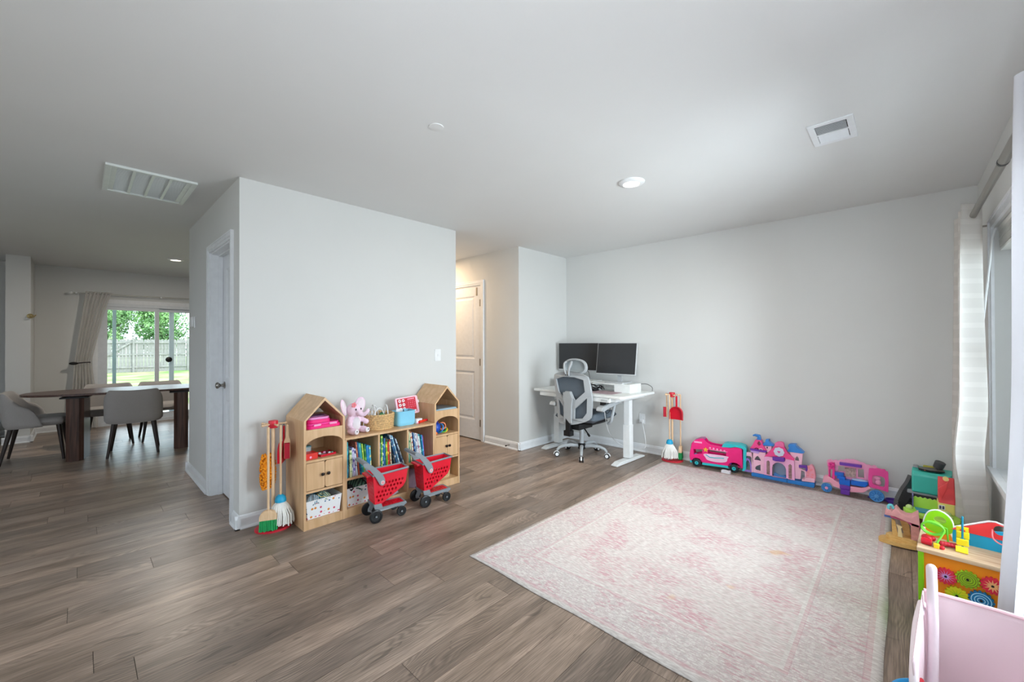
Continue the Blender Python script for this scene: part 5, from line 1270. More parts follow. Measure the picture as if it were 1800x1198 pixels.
MB().prism(U([(-1.571, .268), (-1.525, .292), (-1.488, .298), (-1.476, .287), (-1.49, .288), (-1.525, .281), (-1.565, .262)]), (), .012, .098, 'xz').build('cab_roof', mat('plum_roof', '9a5a8a', .4), bus, 0)
MB().prism(U([(-1.321, .234), (-1.312, .262), (-1.285, .276), (-1.160, .279), (-1.121, .268), (-1.108, .250), (-1.112, .133), (-1.112, .052), (-1.131, .030), (-1.150, .030), (-1.138, .055), (-1.136, .235), (-1.150, .246), (-1.19, .252), (-1.212, .250), (-1.244, .240)]), (), -.004, .114, 'xz').build('turquoise_roof', TEAL, bus, 0, bevel=.004)
MB().prism(U([(-1.496, .053), (-1.268, .057), (-1.262, .035), (-1.500, .030)]), (), -.006, .112, 'xz').build('turquoise_skirt', TEAL, bus, 0, bevel=.002)
MB().prism(U([(-1.612, .060), (-1.598, .056), (-1.595, .036), (-1.612, .036)]), (), -.004, .112, 'xz').build('bumper', TEAL, bus, 0)
MB().prism([p[:2] for p in spline([(a, b, 0) for a, b in U([(-1.472, .146), (-1.276, .150), (-1.272, .125), (-1.283, .094), (-1.35, .078), (-1.440, .084), (-1.468, .110)])], 4, True)], (), -.004, -.0002, 'xz').build('side_panel', mat('white_pink_sticker', 'eec4dc', .4), bus, 0)
MB().tube([(a, -.005, b) for a, b in U([(-1.462, .140), (-1.43, .118), (-1.38, .118), (-1.34, .124), (-1.30, .126)])], .0045, 6).build('wave_stripe', TEAL, bus)
mb = MB()
for i in range(5): a = U([(-1.425 + i * .032, .212 - i * .003)])[0]; mb.prism(circ(a[0], a[1], .010, 5), (), -.003, 0, 'xz')
mb.box(.18, .35, -.0015, 0, .192, .196).build('bunting', LPINK, bus, 0)
def star(cx, cz, r, n=5, k=.48, a0=90): return [(cx + (r if i % 2 == 0 else r * k) * cos(radians(a0 + i * 180 / n)), cz + (r if i % 2 == 0 else r * k) * sin(radians(a0 + i * 180 / n))) for i in range(2 * n)]
sx, sz = U([(-1.465, .188)])[0]
MB().prism(star(sx, sz, .026), (), -.010, 0, 'xz').build('star', mat('golden_yellow', 'f6c23c', .4), bus, 0, bevel=.002)
mb = MB()
for dx in (-.006, .006): mb.prism(circ(sx + dx, sz + .003, .002, 8), (), -.011, -.010, 'xz')
mb.tube([(sx + .008 * cos(radians(q)), -.0105, sz - .001 + .006 * sin(radians(q))) for q in range(200, 341, 20)], .001, 4).build('smile', BLACK, bus)
MB().box(*[.038, .11][:1], .115, -.003, 0, .246, .262).build('head_panel', LPINK, bus, 0)
for cx in (-1.550, -1.215):
    x = U([(cx, 0)])[0][0]
    for s, y in ((-1, .004), (1, .106)):
        w_ = MB().lathe([(0, 0), (.034, 0), (.040, .004), (.040, .018), (.034, .022), (0, .022)], (x, y - .011, .0402), 26, R=Matrix.Rotation(radians(-90), 3, 'X')).build('wheel', mat('wheel_dark', '1d2a30', .5), bus)
        MB().lathe([(.006, 0), (.008, .003), (.016, .003), (.018, 0)], (x, (y - .011 if s < 0 else y + .011), .0402), 20, R=Matrix.Rotation(radians(90 * (-s)), 3, 'X')).build('hub_ring', TEAL, w_)
MB().sph((.052, .03, .118), (.022, .020, .014), 12, 8).build('steering_seat', mat('grey_blue', '7a8ab8', .4), bus)
MB().box(.335, .38, .02, .09, .07, .145).build('cupboard', PURPLE, bus, 0, bevel=.003)
cd = tag(MB().box(-.038, .038, -.022, .022, 0, .026).build('paper_card', mat('card_white', 'e8e8ec', .7), smooth=0, bevel=.001, loc=(-1.262, 4.368, .0005), rot=(0, 0, radians(-2))), 'small white card box lying on the floor before the pink bus', 'card')

# generic toy castle
cas = thing('toy_castle', 'pink toy castle playset with blue roofs and blue base against the back wall', 'toy castle', (-1.09, 4.455, 0))
def V(pts): return [(a + 1.09, b) for a, b in pts]
def sm(pts, n=3): return [p[:2] for p in spline([(a, b, 0) for a, b in pts], n, True)]
CP = mat('castle_pink', 'f6b2da', .35); CP2 = mat('castle_pale_pink', 'f6c0d6', .35); CH = mat('castle_hot_pink', 'f0468e', .35); CBU = mat('castle_blue', '3486d8', .3); CPU = mat('castle_purple', '6a34a4', .35)
MB().prism(V([(-1.058, 0), (-.572, 0), (-.566, .035), (-.575, .046), (-.659, .034), (-.772, .028), (-.906, .028), (-.955, .033), (-1.056, .033), (-1.062, .02)]), (), -.012, .085, 'xz').build('base', CBU, cas, 0, bevel=.004)
MB().prism(V([(-.775, .004), (-.765, .004), (-.765, .040), (-.775, .040)]), (), -.014, .086, 'xz').build('base_joint', mat('castle_blue_dark', '2468b0', .3), cas, 0)
# left tower, with gothic window and lower opening
t1w = V([(-1.036, .158)] + [(-1.028, .180), (-1.008, .200), (-.990, .182), (-.981, .158)]); t1o = V([(-1.030, .075), (-1.022, .098), (-.985, .120), (-.984, .064), (-1.018, .064)])
MB().prism(V([(-1.060, .240), (-.942, .240), (-.945, .035), (-1.045, .035)]), [t1w, t1o], 0, .010, 'xz').build('left_tower_wall', CP2, cas, 0, bevel=.002)
MB().box(.030, .042, .0, .08, .035, .24).box(.138, .148, .01, .08, .035, .24).build('left_tower_side', CP2, cas, 0)
MB().box(.048, .146, .002, .075, .138, .150).build('tower_floor', LILAC, cas, 0)
MB().prism(V([(-1.070, .244), (-.938, .244), (-.932, .262), (-1.074, .262)]), (), -.010, .080, 'xz').build('tower_band', CPU, cas, 0, bevel=.003)
MB().prism(V([(-1.066, .228), (-1.00, .222), (-.99, .243), (-1.064, .243)]), (), -.006, .0, 'xz').build('ribbon', LILAC, cas, 0, bevel=.002)
MB().prism(sm(V([(-1.072, .262), (-1.050, .300), (-1.028, .350), (-.982, .350), (-.962, .305), (-.934, .262)]), 1), [sm(V([(-1.012, .315), (-1.003, .336), (-.99, .340), (-.978, .322), (-.985, .305), (-1.0, .298)]), 1)], .0, .070, 'xz').build('left_roof', CH, cas, 0, bevel=.003)
MB().prism(V([(-1.020, .348), (-.982, .348), (-.988, .378), (-.994, .396), (-1.037, .399), (-1.055, .388), (-1.050, .378), (-1.030, .382), (-1.012, .376)]), (), .012, .05, 'xz').build('roof_swirl', CBU, cas, 0, bevel=.004)
for dx in (.075, .110): MB().tube([(dx + .014 * cos(radians(q)), -.006, .262 + .012 * sin(radians(q))) for q in range(0, 181, 20)], .003, 6).build('eye_arch', mat('eyelash_white', 'e8e4ea', .4) if dx > .1 else BLACK, cas)
# second small tower
MB().prism(V([(-.956, .300), (-.895, .306), (-.90, .262), (-.925, .235), (-.945, .262)]), (), .018, .06, 'xz').build('small_tower_wall', CP2, cas, 0, bevel=.002)
MB().prism(sm(V([(-.966, .304), (-.958, .330), (-.945, .342), (-.945, .362), (-.918, .366), (-.914, .345), (-.892, .330), (-.876, .312)]), 2), (), .010, .066, 'xz').build('small_roof', CBU, cas, 0, bevel=.003)
MB().prism(circ(.158, .288, .006, 10, .009), (), .014, .018, 'xz').build('small_window', mat('castle_dark', '5a3a48', .5), cas, 0)
# gate house
arch_ = V([(-.888, .032), (-.888, .117), (-.882, .140), (-.866, .159), (-.838, .172), (-.806, .164), (-.788, .145), (-.779, .122), (-.778, .036)])
MB().prism(V([(-.952, .210), (-.716, .218), (-.712, .036), (-.955, .036)]), [arch_], -.010, .006, 'xz').build('gate_wall', CP, cas, 0, bevel=.003)
MB().prism(V([(-.952, .206), (-.865, .322), (-.862, .350), (-.845, .360), (-.821, .366), (-.800, .362), (-.794, .352), (-.788, .320), (-.760, .270), (-.714, .228), (-.716, .212), (-.85, .222)]), (), -.014, .020, 'xz').build('gable', CH, cas, 0, bevel=.004)
MB().prism(V([(-.868, .322), (-.862, .350), (-.845, .360), (-.821, .366), (-.800, .362), (-.794, .352), (-.790, .322)]), (), -.018, -.014, 'xz').build('gable_cap', mat('castle_mid_pink', 'f070a8', .35), cas, 0, bevel=.002)
MB().prism([(.259 + .041 * (1 + .05 * cos(8 * a)) * cos(a), .272 + .041 * (1 + .05 * cos(8 * a)) * sin(a)) for a in [2 * pi * i / 48 for i in range(48)]], (), -.020, -.014, 'xz').build('clock_face', mat('pale_blue_disc', 'cdd4e8', .4), cas, 0)
hx, hz_ = .259, .272
MB().prism([(hx, hz_ - .013)] + [(hx + .012, hz_ + .002), (hx + .011, hz_ + .008), (hx + .006, hz_ + .010), (hx, hz_ + .005), (hx - .006, hz_ + .010), (hx - .011, hz_ + .008), (hx - .012, hz_ + .002)], (), -.0225, -.020, 'xz').build('heart', mat('heart_pink', 'd94a94', .4), cas, 0)
MB().prism(V([(-.882, .222), (-.786, .230), (-.783, .200), (-.79, .190), (-.86, .184), (-.880, .190)]), (), -.034, -.014, 'xz').build('balcony', CPU, cas, 0, bevel=.005)
for a, b in ((-.932, -.906), (-.759, -.734)):
    MB().prism(V([(a, .045), (b, .045), (b, .165), ((a + b) / 2, .176), (a, .165)]), (), -.0125, -.010, 'xz').build('banner', mat('banner_tan', '9a7878', .6, noise=.4, nscale=60), cas, 0)
MB().prism(V([(-.888, .032), (-.778, .036), (-.778, .120), (-.806, .162), (-.838, .170), (-.866, .157), (-.888, .115)]), (), .070, .076, 'xz').build('inner_screen', mat('grey_blue_screen', '9fb2c8', .4), cas, 0)
MB().prism(V([(-.888, .030), (-.78, .034), (-.795, .052), (-.84, .042), (-.88, .058)]), (), .03, .06, 'xz').build('gate_steps', mat('castle_sky', '5c9ad8', .4), cas, 0)
# right tower
MB().prism(V([(-.752, .285), (-.654, .285), (-.672, .050), (-.712, .046), (-.730, .20)]), [V([(-.712, .212), (-.708, .236), (-.696, .254), (-.684, .236), (-.681, .209)])], .008, .020, 'xz').build('right_tower_wall', CP2, cas, 0, bevel=.002)
MB().prism(V([(-.772, .282), (-.757, .318), (-.764, .330), (-.760, .350), (-.742, .356), (-.706, .358), (-.700, .338), (-.672, .318), (-.643, .291), (-.66, .284)]), (), .0, .066, 'xz').build('right_roof', CBU, cas, 0, bevel=.004)
# right wing: bridge and rose bush wall
MB().prism(V([(-.682, .180), (-.622, .187), (-.618, .150), (-.622, .134), (-.632, .136), (-.634, .160), (-.682, .156)]), (), -.006, .012, 'xz').build('purple_rail', CPU, cas, 0, bevel=.002)
MB().prism(V([(-.682, .150), (-.630, .135), (-.630, .07), (-.638, .07), (-.640, .128), (-.682, .138)]), (), .0, .012, 'xz').build('side_opening_frame', CP2, cas, 0)
MB().prism(sm(V([(-.630, .075), (-.628, .14), (-.614, .180), (-.590, .196), (-.572, .170), (-.564, .120), (-.566, .075)]), 2), (), .004, .05, 'xz').build('bush_wall', mat('salmon_pink', 'f0a0b4', .4), cas, 0, bevel=.004)
mb = MB()
for i in range(9):
    rr = random.Random(i); mb.sph((.48 + rr.uniform(-.012, .028), .004, .09 + i * .011), (.010, .004, .009), 8, 5)
mb.build('roses', mat('rose_pink', 'f2939f', .5), cas)
MB().prism(V([(-.660, .040), (-.566, .048), (-.564, .078), (-.600, .080), (-.636, .076), (-.640, .062), (-.660, .060)]), (), -.010, .06, 'xz').build('side_step', CP2, cas, 0, bevel=.003)
# left lilac door leaning open
MB().prism(sm(V([(-1.133, .190), (-1.122, .210), (-1.095, .216), (-1.051, .210), (-1.048, .165), (-1.062, .170), (-1.085, .182), (-1.115, .172)]), 2), (), .010, .040, 'xz').build('gate_arch', CP2, cas, 0, bevel=.003)
MB().prism(V([(-1.126, .028), (-1.128, .100), (-1.118, .150), (-1.098, .164), (-1.075, .150), (-1.060, .100), (-1.058, .028)]), [V([(-1.112, .048), (-1.113, .105), (-1.10, .140), (-1.085, .138), (-1.074, .100), (-1.072, .048)])], .0, .010, 'xz').build('lilac_gate', mat('gate_lilac', '9a78cc', .4), cas, 0, bevel=.002)

# coach playset
co = thing('toy_coach', 'pink toy coach playset with blue wheels and blue steps by the back wall', 'toy coach', (-.50, 4.415, 0))
def Wc(pts): return [(a + .50, b) for a, b in pts]
fr_ = Wc([(-.482, .241), (-.478, .262), (-.455, .272), (-.440, .264), (-.42, .275), (-.405, .268), (-.385, .284), (-.37, .282), (-.350, .295), (-.324, .296), (-.305, .300), (-.278, .294), (-.262, .286), (-.237, .284), (-.222, .272), (-.203, .274), (-.19, .268), (-.172, .278), (-.160, .270), (-.150, .255), (-.160, .100), (-.198, .098), (-.239, .055), (-.319, .036), (-.391, .046), (-.439, .052), (-.458, .085), (-.508, .080), (-.506, .115), (-.490, .130), (-.470, .135)])
w1 = Wc([(-.407, .226), (-.363, .232), (-.360, .185), (-.407, .180)]); w2 = Wc([(-.276, .226), (-.238, .230), (-.236, .160), (-.276, .156)]); w3 = Wc([(-.455, .195), (-.442, .195), (-.445, .118), (-.457, .115)])
MB().prism(fr_, [w1, w2, w3], .045, .060, 'xz').build('back_wall', LPINK, co, 0, bevel=.003)
MB().prism(Wc([(-.508, .075), (-.455, .085), (-.435, .060), (-.391, .050), (-.319, .036), (-.239, .052), (-.190, .100), (-.205, .112), (-.25, .09), (-.32, .085), (-.40, .100), (-.44, .120), (-.47, .135), (-.498, .128)]), (), -.010, .045, 'xz').build('lower_hull', mat('coach_pale_pink', 'f4a8be', .35), co, 0, bevel=.004)
MB().prism(Wc([(-.360, .223), (-.289, .226), (-.289, .150), (-.357, .148)]), (), .038, .045, 'xz').build('picture_panel', mat('coach_picture', 'b59a94', .5, noise=.5, nscale=70), co, 0)
MB().prism(Wc([(-.394, .264), (-.250, .266), (-.250, .247), (-.392, .243)]), (), .010, .046, 'xz').build('purple_awning', CPU, co, 0, bevel=.003)
mb = MB()
MB().prism(Wc([(-.465, .245), (-.425, .255), (-.425, .103), (-.469, .085)]), [Wc([(-.457, .195), (-.440, .196), (-.444, .120), (-.458, .114)])], .010, .030, 'xz').build('front_post', mat('coach_hot_pink', 'e83a94', .35), co, 0, bevel=.003)
fl_ = MB(); 
for k in range(5): a = 2 * pi * k / 5; fl_.sph((.052 + .014 * cos(a), .004, .236 + .014 * sin(a)), (.011, .008, .011), 8, 6)
fl_.build('flower', mat('coach_hot_pink', 'e83a94'), co)
ST = MB()
ST.box(.075, .135, .0, .045, .150, .178).box(.09, .145, -.004, .045, .128, .150).box(.105, .178, -.012, .045, .085, .130)
ST.build('blue_seat_steps', mat('coach_blue', '1068d0', .35), co, 0, bevel=.004)
MB().box(.110, .178, -.022, .010, .052, .085).box(.116, .176, -.030, -.005, .012, .052).build('purple_steps', CPU, co, 0, bevel=.004)
MB().prism(Wc([(-.318, .135), (-.212, .146), (-.208, .125), (-.225, .100), (-.318, .100)]), (), -.018, .040, 'xz').build('tub', mat('coach_blue', '1068d0'), co, 0, bevel=.006)
MB().sph((.238, .010, .143), (.052, .026, .010), 16, 8).build('tub_water', mat('bubble_blue', 'a8c4e8', .3), co)
fr2 = sm(Wc([(-.205, .245), (-.195, .262), (-.170, .264), (-.150, .270), (-.128, .268), (-.108, .270), (-.100, .256), (-.088, .245), (-.088, .105), (-.100, .095), (-.150, .105), (-.204, .115)]), 2)
MB().prism(fr2, [sm(Wc([(-.180, .202), (-.145, .210), (-.112, .200), (-.108, .165), (-.115, .130), (-.150, .132), (-.182, .142)]), 2)], -.012, .0, 'xz').build('framed_door', mat('coach_rose', 'e84a9a', .35), co, 0, bevel=.003)
MB().sph((.352, .012, .150), (.018, .008, .022), 10, 8).sph((.348, .012, .185), (.020, .008, .016), 10, 8).build('seat_shell', LPINK, co)
for (cx, cz, r_) in ((-.478, .0385, .038), (-.158, .0475, .047)):
    w_ = MB().lathe([(0, 0), (r_ * .92, 0), (r_, .004), (r_, .016), (r_ * .92, .02), (r_ * .80, .016), (0, .016)], (cx + .5, -.002, cz), 28, R=Matrix.Rotation(radians(90), 3, 'X')).build('wheel', mat('coach_wheel_blue', '4a92d4', .35), co)
    MB().lathe([(0, 0), (r_ * .3, 0), (r_ * .3, .006), (0, .008)], (cx + .5, -.022, cz), 16, R=Matrix.Rotation(radians(90), 3, 'X')).build('hub', LPINK if r_ < .04 else mat('coach_hub', '5f9ed6', .35), w_)
    mb = MB()
    for q in range(10): a = 2 * pi * q / 10; mb.cyl((cx + .5 + r_ * .3 * cos(a), -.019, cz + r_ * .3 * sin(a)), (cx + .5 + r_ * .82 * cos(a), -.019, cz + r_ * .82 * sin(a)), .0022, n=5)
    mb.build('spokes', mat('coach_spoke', '2f6fb8', .35), w_)
    MB().cyl((cx + .5, 0, cz), (cx + .5, .05, cz), .006).build('axle', LPINK, co)
pt_ = thing('oval_tray', 'purple oval dish on the floor behind the coach wheel', 'dish', (-.045, 4.460, 0))
MB().lathe([(.050, 0), (.060, .004), (.066, .026), (.062, .028), (.055, .010), (0, .008)], (0, 0, 0), 28, sy=.78).build('dish', PURPLE, pt_)
MB().tube([(-.055, .0, .010), (-.10, .0, .006), (-.17, .004, .010)], .007, 8).build('arm', PURPLE, pt_)

# ---------------------------------------------------------------- corner: turquoise activity desk on dark legs
td = thing('activity_desk', 'turquoise toy music desk with a sloping grey leg in the window corner', 'toy desk', (.135, 4.36, 0), radians(-4))
TQ = mat('turquoise_toy', '45c2b2', .35); DG = mat('charcoal_toy', '4a4c4e', .45); LG_ = mat('light_grey_toy', '9aa0a4', .4)
MB().prism([(-.06, .175), (.10, .175), (.105, .19), (.105, .315), (.085, .332), (-.055, .332), (-.075, .31), (-.075, .19)], (), -.115, .125, fn=lambda u, v, d: (d * .86 + .012, -u * .9, v + .12 * (-u))).build('body', TQ, td, 0, bevel=.012)
MB().box(-.112, .122, -.085, .06, .150, .178).build('grey_base', LG_, td, 0, bevel=.006)
MB().box(-.10, .11, -.06, .05, .105, .150).build('dark_lower', DG, td, 0, bevel=.006)
MB().lathe([(.064, .332), (.068, .336), (.066, .345), (.05, .345), (.03, .342), (0, .344)], (.015, -.035, 0), 28, sy=.62).build('turntable', mat('disc_grey', '6a6a66', .4), td)
MB().lathe([(.069, .333), (.071, .339), (.066, .341)], (.015, -.035, 0), 28, sy=.63).build('turntable_ring', BLACK, td)
mb = MB(); mb.X = Matrix.Translation((.055, -.005, .375)) @ RY(18) @ RX(10); mb.cyl((0, 0, -.025), (0, 0, .025), .028, .030, 18); mb.build('microphone_head', DG, td, bevel=.004)
MB().bar((.045, -.01, .335), (.053, -.006, .36), .012, .012).build('microphone_neck', BLACK, td)
MB().prism(rrect(-.03, .03, .005, .045, .008), (), .333, .350, 'xy').build('yellow_key_block', mat('olive_yellow', 'b9b41e', .4), td, 0, bevel=.003)
MB().box(-.085, -.055, -.02, .04, .333, .345).build('white_knob_block', LG_, td, 0, bevel=.004)
for k in range(3): MB().box(-.05 + k * .03, -.03 + k * .03, -.075, -.066, .333, .338).build('button', [BLACK, mat('coral', 'e87a5a', .4), WHITE][k], td, 0)
lgp = spline([(-.075, -.02, .26), (-.095, -.04, .20), (-.125, -.07, .14), (-.150, -.10, .07), (-.158, -.115, .02)], 5)
mb = MB()
for (a, b) in zip(lgp[:-1], lgp[1:]): mb.bar(a, b, .030, .075)
mb.build('sloping_leg', DG, td, 0)
MB().box(-.16, .10, -.05, .04, .0, .075).build('dark_foot', mat('near_black_toy', '232526', .5), td, 0, bevel=.01)
MB().prism([(-.12, .07), (-.085, .20), (-.05, .20), (-.06, .07)], (), -.03, .03, 'xz').build('inner_support', mat('near_black_toy', '232526'), td, 0)
MB().lathe([(0, 0), (.030, 0), (.033, .006), (.030, .014), (0, .014)], (-.13, -.052, .034), 20, R=Matrix.Rotation(radians(90), 3, 'X')).build('wheel', mat('near_black_toy', '232526'), td)

# yellow, red and green fold-out playhouse
ph_ = thing('toy_playhouse', 'yellow toy playhouse with red roof and lime garden wings in the window corner', 'toy house', (.095, 3.79, 0))
PY = mat('straw_yellow', 'e6d878', .45); PR = mat('coral_red_roof', 'e0484a', .4); PG = mat('garden_lime', 'a6d84c', .45)
MB().box(.06, .135, -.04, .07, .185, .262).build('house_body', PY, ph_, 0, bevel=.004)
MB().prism([(-.045, .262), (.015, .345), (.04, .405), (.06, .41), (.085, .36), (.10, .30), (.105, .262)], (), .065, .138, fn=lambda u, v, d: (d, u * .9, v)).build('roof', PR, ph_, 0, bevel=.004)
MB().prism([(.063, .352), (.108, .405), (.10, .352), (.076, .285), (.063, .33)], (), -.045, -.03, 'xz').build('open_roof_flap', PR, ph_, 0, bevel=.003)
MB().prism(circ(.098, .412, .014, 12), (), -.02, .0, 'xz').build('chimney_figure', mat('cream_toy', 'efd68a', .4), ph_, 0, bevel=.004)
top_edge = [(-.05 + i * .011, .262 + (.006 if i % 2 else -.002)) for i in range(11)]
MB().prism([(-.05, .195)] + top_edge + [(.062, .20)], (), -.010, .004, 'xz').build('garden_back', PG, ph_, 0, bevel=.002)
MB().prism([(-.090, -.12), (-.10, -.05), (-.065, -.02), (-.05, .0), (.135, .0), (.160, -.10), (.150, -.17), (.08, -.20), (.0, -.17)], (), .170, .198, 'xy').build('garden_floor', PG, ph_, 0, bevel=.006)
MB().prism([(-.030, -.12), (.045, -.12), (.030, -.035), (-.045, -.035)], (), .1985, .206, 'xy').build('blue_pond', mat('pond_blue', '2a8ab4', .3), ph_, 0, bevel=.002)
MB().box(-.055, -.050, -.03, .04, .20, .275).build('purple_door', mat('dim_purple', '6a6a9c', .4), ph_, 0)
MB().box(.064, .092, -.0425, -.040, .222, .250).build('window_frame', WHITE, ph_, 0)
for k in range(2): MB().box(.067 + k * .013, .076 + k * .013, -.0435, -.0425, .226, .246).build('window_hole', mat('plum_dark', '4a3a5a', .5), ph_, 0)
MB().sph((.095, -.11, .203), (.030, .022, .014), 12, 8).sph((.10, -.05, .205), (.02, .018, .012), 10, 6).sph((-.07, -.06, .205), (.018, .018, .016), 10, 6).build('bush', mat('bush_green', 'c2d890', .6), ph_)
MB().box(-.05, .13, -.09, .06, 0, .170).build('lower_storey', mat('toy_brown', '7a5a44', .6), ph_, 0, bevel=.003)

# pink and wood-tone playset reaching on to the rug edge
pw_ = thing('toy_stable', 'pink and tan toy stable playset beside the activity cube', 'toy stable', (-.02, 3.56, 0), radians(0))
TN = wood_mat('tan_plastic', 'd0a054', 'e2bc78', (3, 3, 20), .5, 12); RP = mat('rock_pink', 'e0a0a0', .5, noise=.12, nscale=25)
MB().prism(sm([(-.095, -.035), (-.02, -.055), (.07, -.045), (.085, .0), (.075, .07), (-.03, .06), (-.085, .02)], 3), (), .008, .034, 'xy').build('tan_base', TN, pw_, 0, bevel=.004)
MB().prism(sm([(-.065, -.02), (.0, -.035), (.075, -.025), (.075, .05), (-.03, .05)], 3), (), .034, .062, 'xy').build('tan_step', TN, pw_, 0, bevel=.004)
MB().prism([(-.035, .062), (-.038, .165), (-.02, .150), (-.010, .075), (-.005, .062)], (), -.015, .0, 'xz').build('tan_post', TN, pw_, 0, bevel=.002)
MB().prism([(-.010, .062), (-.008, .11), (-.016, .135), (.012, .128), (.006, .115), (.014, .062)], (), -.03, -.012, 'xz').build('tan_pedestal', mat('cream_tan', 'ecd6a0', .5), pw_, 0, bevel=.002)
MB().prism([(.02, .062), (.0, .155), (.035, .160), (.045, .12), (.05, .062)], (), .02, .035, 'xz').build('tan_back_rock', TN, pw_, 0, bevel=.002)
MB().prism([(-.070, .185), (-.060, .222), (-.035, .212), (-.015, .242), (.005, .215), (.030, .202), (.055, .205), (.085, .235), (.090, .160), (.03, .170), (-.02, .185)], (), -.04, .045, 'xz').build('pink_mountain_roof', RP, pw_, 0, bevel=.004)
MB().prism([(-.045, .186), (.02, .172), (.09, .160), (.09, .145), (.05, .150), (.03, .165), (-.04, .172)], (), -.03, .03, 'xz').build('magenta_underside', mat('magenta_rock', 'c4567c', .5), pw_, 0, bevel=.002)
MB().box(.050, .088, -.03, .04, .06, .165).build('brick_column', mat('brick_pink', 'c98a80', .6, noise=.2, nscale=60), pw_, 0, bevel=.003)
MB().box(-.072, -.025, -.02, .02, .165, .178).build('blue_ledge', mat('slate_blue_toy', '5a7ac0', .4), pw_, 0, bevel=.004)
MB().tube(spline([(-.052, -.01, .215), (-.050, -.01, .240), (-.036, -.01, .245), (-.030, -.01, .225)], 4), .008, 8).build('aqua_loop', mat('aqua_toy', '6ac4cc', .4), pw_)

# ---------------------------------------------------------------- wooden activity cube
ac_ = thing('activity_cube', 'wooden activity cube with orange gear panel and painted boards beside the window', 'activity toy', (.042, 2.485, 0), radians(-4))
CWd, CD, CHt = .315, .29, .400
PINE = wood_mat('pine_grain', 'c2a07e', 'dcc3a2', (2, 26, 26), .5, 3)
ORG = mat('orange_panel', 'ef8e12', .45); LIM = mat('lime_edge', '86c80c', .4)
MB().box(.014, CWd - .014, .010, .016, .0, CHt - .018).build('orange_front_panel', ORG, ac_, 0)
for a in (0, CWd - .018): MB().box(a, a + .018, 0, CD, 0, CHt - .018).build('lime_side_panel', LIM, ac_, 0, bevel=.003)
MB().box(.018, CWd - .018, CD - .012, CD, 0, CHt - .018).build('back_panel', ORG, ac_, 0)
MB().box(-.004, CWd + .004, -.004, CD + .004, CHt - .018, CHt).build('pine_top', PINE, ac_, 0, bevel=.003)
def gear(cx, cz, r_, m, name, n=15):
    P = []
    for i in range(n):
        a = 2 * pi * i / n
        for da, rr_ in ((-.30, .86), (-.16, 1.0), (.16, 1.0), (.30, .86)): P.append((cx + r_ * rr_ * cos(a + da * 2 * pi / n * 1.2), cz + r_ * rr_ * sin(a + da * 2 * pi / n * 1.2)))
    g = MB().prism(P, (), -.003, .0085, 'xz').build(name, m, ac_, 0, bevel=.001)
    MB().prism(circ(cx, cz, .0045, 10), (), -.0055, -.003, 'xz').build('pin', BLACK, g); return g
def ring_lines(g, cx, cz, rs, m, w_=.0012):
    for r_ in rs: MB().prism(circ(cx, cz, r_ + w_, 28), [circ(cx, cz, r_ - w_, 28)], -.0042, -.0031, 'xz').build('painted_ring', m, g, 0)
def rays(g, cx, cz, r0, r1, n, m, w_=.0012):
    mb = MB()
    for i in range(n):
        a = 2 * pi * i / n; c_, s_ = cos(a), sin(a)
        mb.prism([(cx + r0 * c_ - w_ * s_, cz + r0 * s_ + w_ * c_), (cx + r0 * c_ + w_ * s_, cz + r0 * s_ - w_ * c_), (cx + r1 * c_, cz + r1 * s_)], (), -.0042, -.0031, 'xz')
    mb.build('painted_rays', m, g, 0)
gz = .312; gr = .0335
g = gear(.082, gz - .006, gr, mat('gear_red', 'dc2c44', .4), 'pink_red_gear'); rays(g, .082, gz - .006, .004, .026, 14, LILAC, .0016)
g = gear(.143, gz + .006, gr * 1.05, mat('gear_lime', '9ac41c', .4), 'lime_gear'); ring_lines(g, .143, gz + .006, (.008, .015, .022, .028), mat('gear_brown_line', '5e5a24', .5), .0007)
g = gear(.209, gz + .008, gr, mat('gear_red', 'dc2c44'), 'red_sun_gear')
MB().prism(star(.209, gz + .008, .025, 12, .45), (), -.0042, -.0031, 'xz').build('painted_sun', mat('sun_peach', 'f2b478', .4), g, 0)
g = gear(.179, gz - .062, gr * 1.08, mat('gear_blue', '1478ae', .4), 'blue_gear'); ring_lines(g, .179, gz - .062, (.010, .018, .027), mat('gear_pale_blue', 'a8dcf0', .4), .0013)
g = gear(.113, gz - .072, gr * 1.05, mat('gear_yellow', 'd6d01c', .4), 'yellow_gear'); rays(g, .113, gz - .072, .004, .028, 12, LIM, .0014)
g = gear(.262, gz - .055, gr, mat('gear_lime', '9ac41c'), 'lime_gear')
# boards standing on the top
def bx(p): return [(a - .042, b) for a, b in p]
yb_ = .175
hb2 = MB().prism([(.100, CHt), (.100, .455), (.245, .487), (.290, .475), (.315, .455), (.315, CHt)], (), yb_, yb_ + .010, 'xz').build('blue_house_board', mat('house_blue', '14a0cc', .4), ac_, 0)
hole = circ(.238, .492, .020, 16)
MB().prism([(.096, .455), (.200, .513), (.225, .520), (.318, .482), (.318, .452)], [hole], yb_ - .004, yb_ + .006, 'xz').build('red_roof_board', mat('roof_red', 'ea3a3c', .4), ac_, 0)
MB().tube([(.092, yb_ + .003, .457), (.205, yb_ + .003, .520), (.225, yb_ + .003, .523), (.322, yb_ + .003, .486)], .004, 6).build('white_roof_edge', WHITE, ac_)
MB().prism([(.252, CHt), (.252, .420), (.262, .440), (.285, .447), (.308, .440), (.312, CHt)], (), yb_ - .004, yb_ - .0002, 'xz').build('yellow_door_board', mat('mustard', 'd8c010', .4), ac_, 0, bevel=.001)
garch = [(.014, .440), (.016, .478), (.030, .508), (.055, .520), (.080, .510), (.098, .485), (.102, .450), (.092, .428), (.055, .420)]
MB().prism(sm(garch, 3), [circ(.062, .482, .020, 18, .015)], yb_ - .002, yb_ + .010, 'xz').build('lime_arch_board', LIM, ac_, 0)
